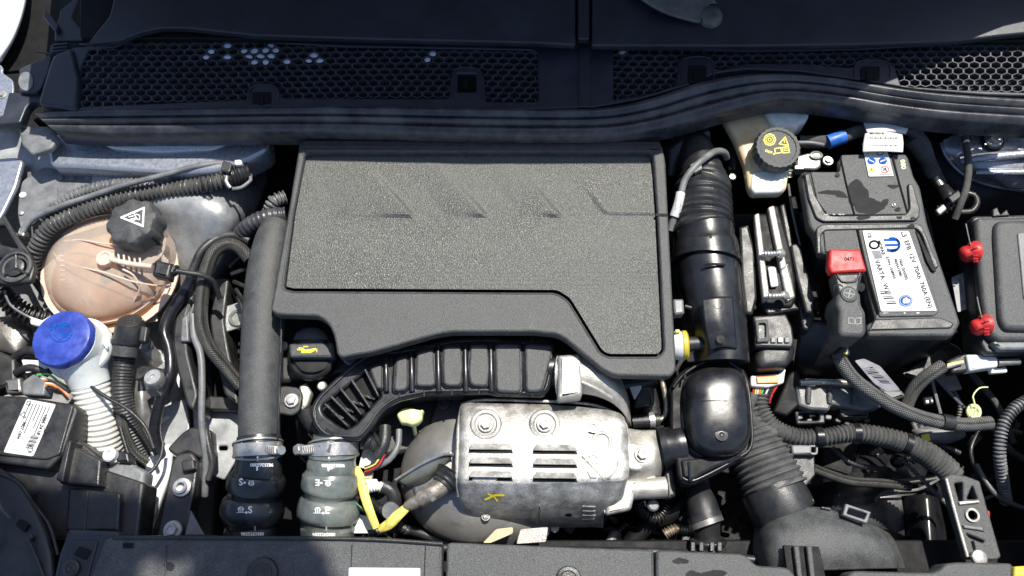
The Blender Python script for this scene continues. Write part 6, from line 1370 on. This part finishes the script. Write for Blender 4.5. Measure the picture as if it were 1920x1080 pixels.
# ================================================================ front crossmember covers
fc = T('front_slam_panel', 'long black radiator top cover along the bottom of the picture', 'slam panel', 960, 1060, 60)
PL('left_cover', fc, [(214, 1004), (640, 1006), (829, 1018), (829, 1130), (150, 1130), (196, 1012)], 74, 40, BKG, 4, rnd=4)
PL('left_end', fc, [(128, 992), (222, 996), (226, 1012), (196, 1130), (90, 1130), (110, 1040)], 70, 40, COWL, 5, rnd=4)
PL('left_pocket', fc, [(134, 1014), (184, 1014), (166, 1080), (156, 1130), (110, 1130)], 73, 6, BK, 3, rnd=5)
PL('pocket_slot', fc, [(148, 1024), (170, 1032), (160, 1050), (138, 1040)], 76, 5, DK, 1, rnd=1)
LT('pocket_screw', fc, (134, 1066, 74), [(17, 0), (16, 4), (12, 6), (9, 4), (5, 5), (1, 3)], BK, seg=24)
TB('cover_edge', fc, [(212, 1008, 74), (640, 1010, 76), (830, 1020, 76)], 4, BK, seg=8)
PL('middle_cover', fc, [(838, 1020), (846, 1017), (1226, 1032), (1228, 1130), (834, 1130)], 80, 46, BKG, 4, rnd=4)
PL('right_cover', fc, [(1230, 1034), (1240, 1031), (1390, 1038), (1400, 1042), (1418, 1060), (1478, 1064), (1492, 1078), (1496, 1130), (1230, 1130)], 82, 46, BKG, 5, rnd=8)
PL('far_right_cover', fc, [(1590, 1078), (1602, 1070), (1750, 1074), (1764, 1068), (1774, 1056), (1800, 1054), (1900, 1056), (1900, 1130), (1580, 1130)], 84, 46, BKG, 5, rnd=8)
PL('yellow_block', fc, [(1903, 1062), (1940, 1060), (1940, 1130), (1898, 1130)], 88, 30, YEL, 4)
DEC('block_marks', fc, [('s', [(1900, 1066), (1908, 1072)], 2.5)], [list(fc.children)[-1]], INK, off=.4)
cvl = [o for o in fc.children if o.name.startswith('left_cover')]
for x in (312, 660, 798): TB('seam', fc, [(x, 1022, 75), (x-3, 1100, 75)], 1.2, BK, seg=6)
PL('square_hole', fc, rect(230, 1018, 250, 1028), 75, 3, DK, .5, rnd=2)
LT('push_pin', fc, (492, 1076, 76), [(30, 0), (28, 4), (20, 5), (18, 3), (8, 4), (1, 2)], BK, seg=28)
LT('push_pin', fc, (1066, 1086, 82), [(24, 0), (22, 4), (16, 5), (14, 3), (1, 3)], BK, seg=28)
lbl = PL('white_label', fc, [(654, 1064), (788, 1065), (788, 1130), (652, 1130)], 76, 1.2, LAB, .3, rnd=3)
for i, (x, y, rx, ry, c) in enumerate(((1276, 1052, 14, 6, 1), (1300, 1078, 14, 8, 1), (1338, 1078, 22, 10, 1), (318, 1062, 10, 8, 0))):
    DEC('wet_patch', fc, [('p', blob(x, y, rx, ry, 90+i))], [o for o in fc.children if 'cover' in o.name], WET, off=.5)
wall = T('front_wall', 'dark radiator pack wall behind the front cover', 'radiator', 960, 1040, -200)
PL('wall', wall, rect(-60, 1012, 2000, 1100), -60, 300, DK, 4)
TB('tank_rim', wall, [(660, 1020, -30), (900, 1030, -30), (1240, 1036, -30), (1420, 1050, -30)], 8, BK)
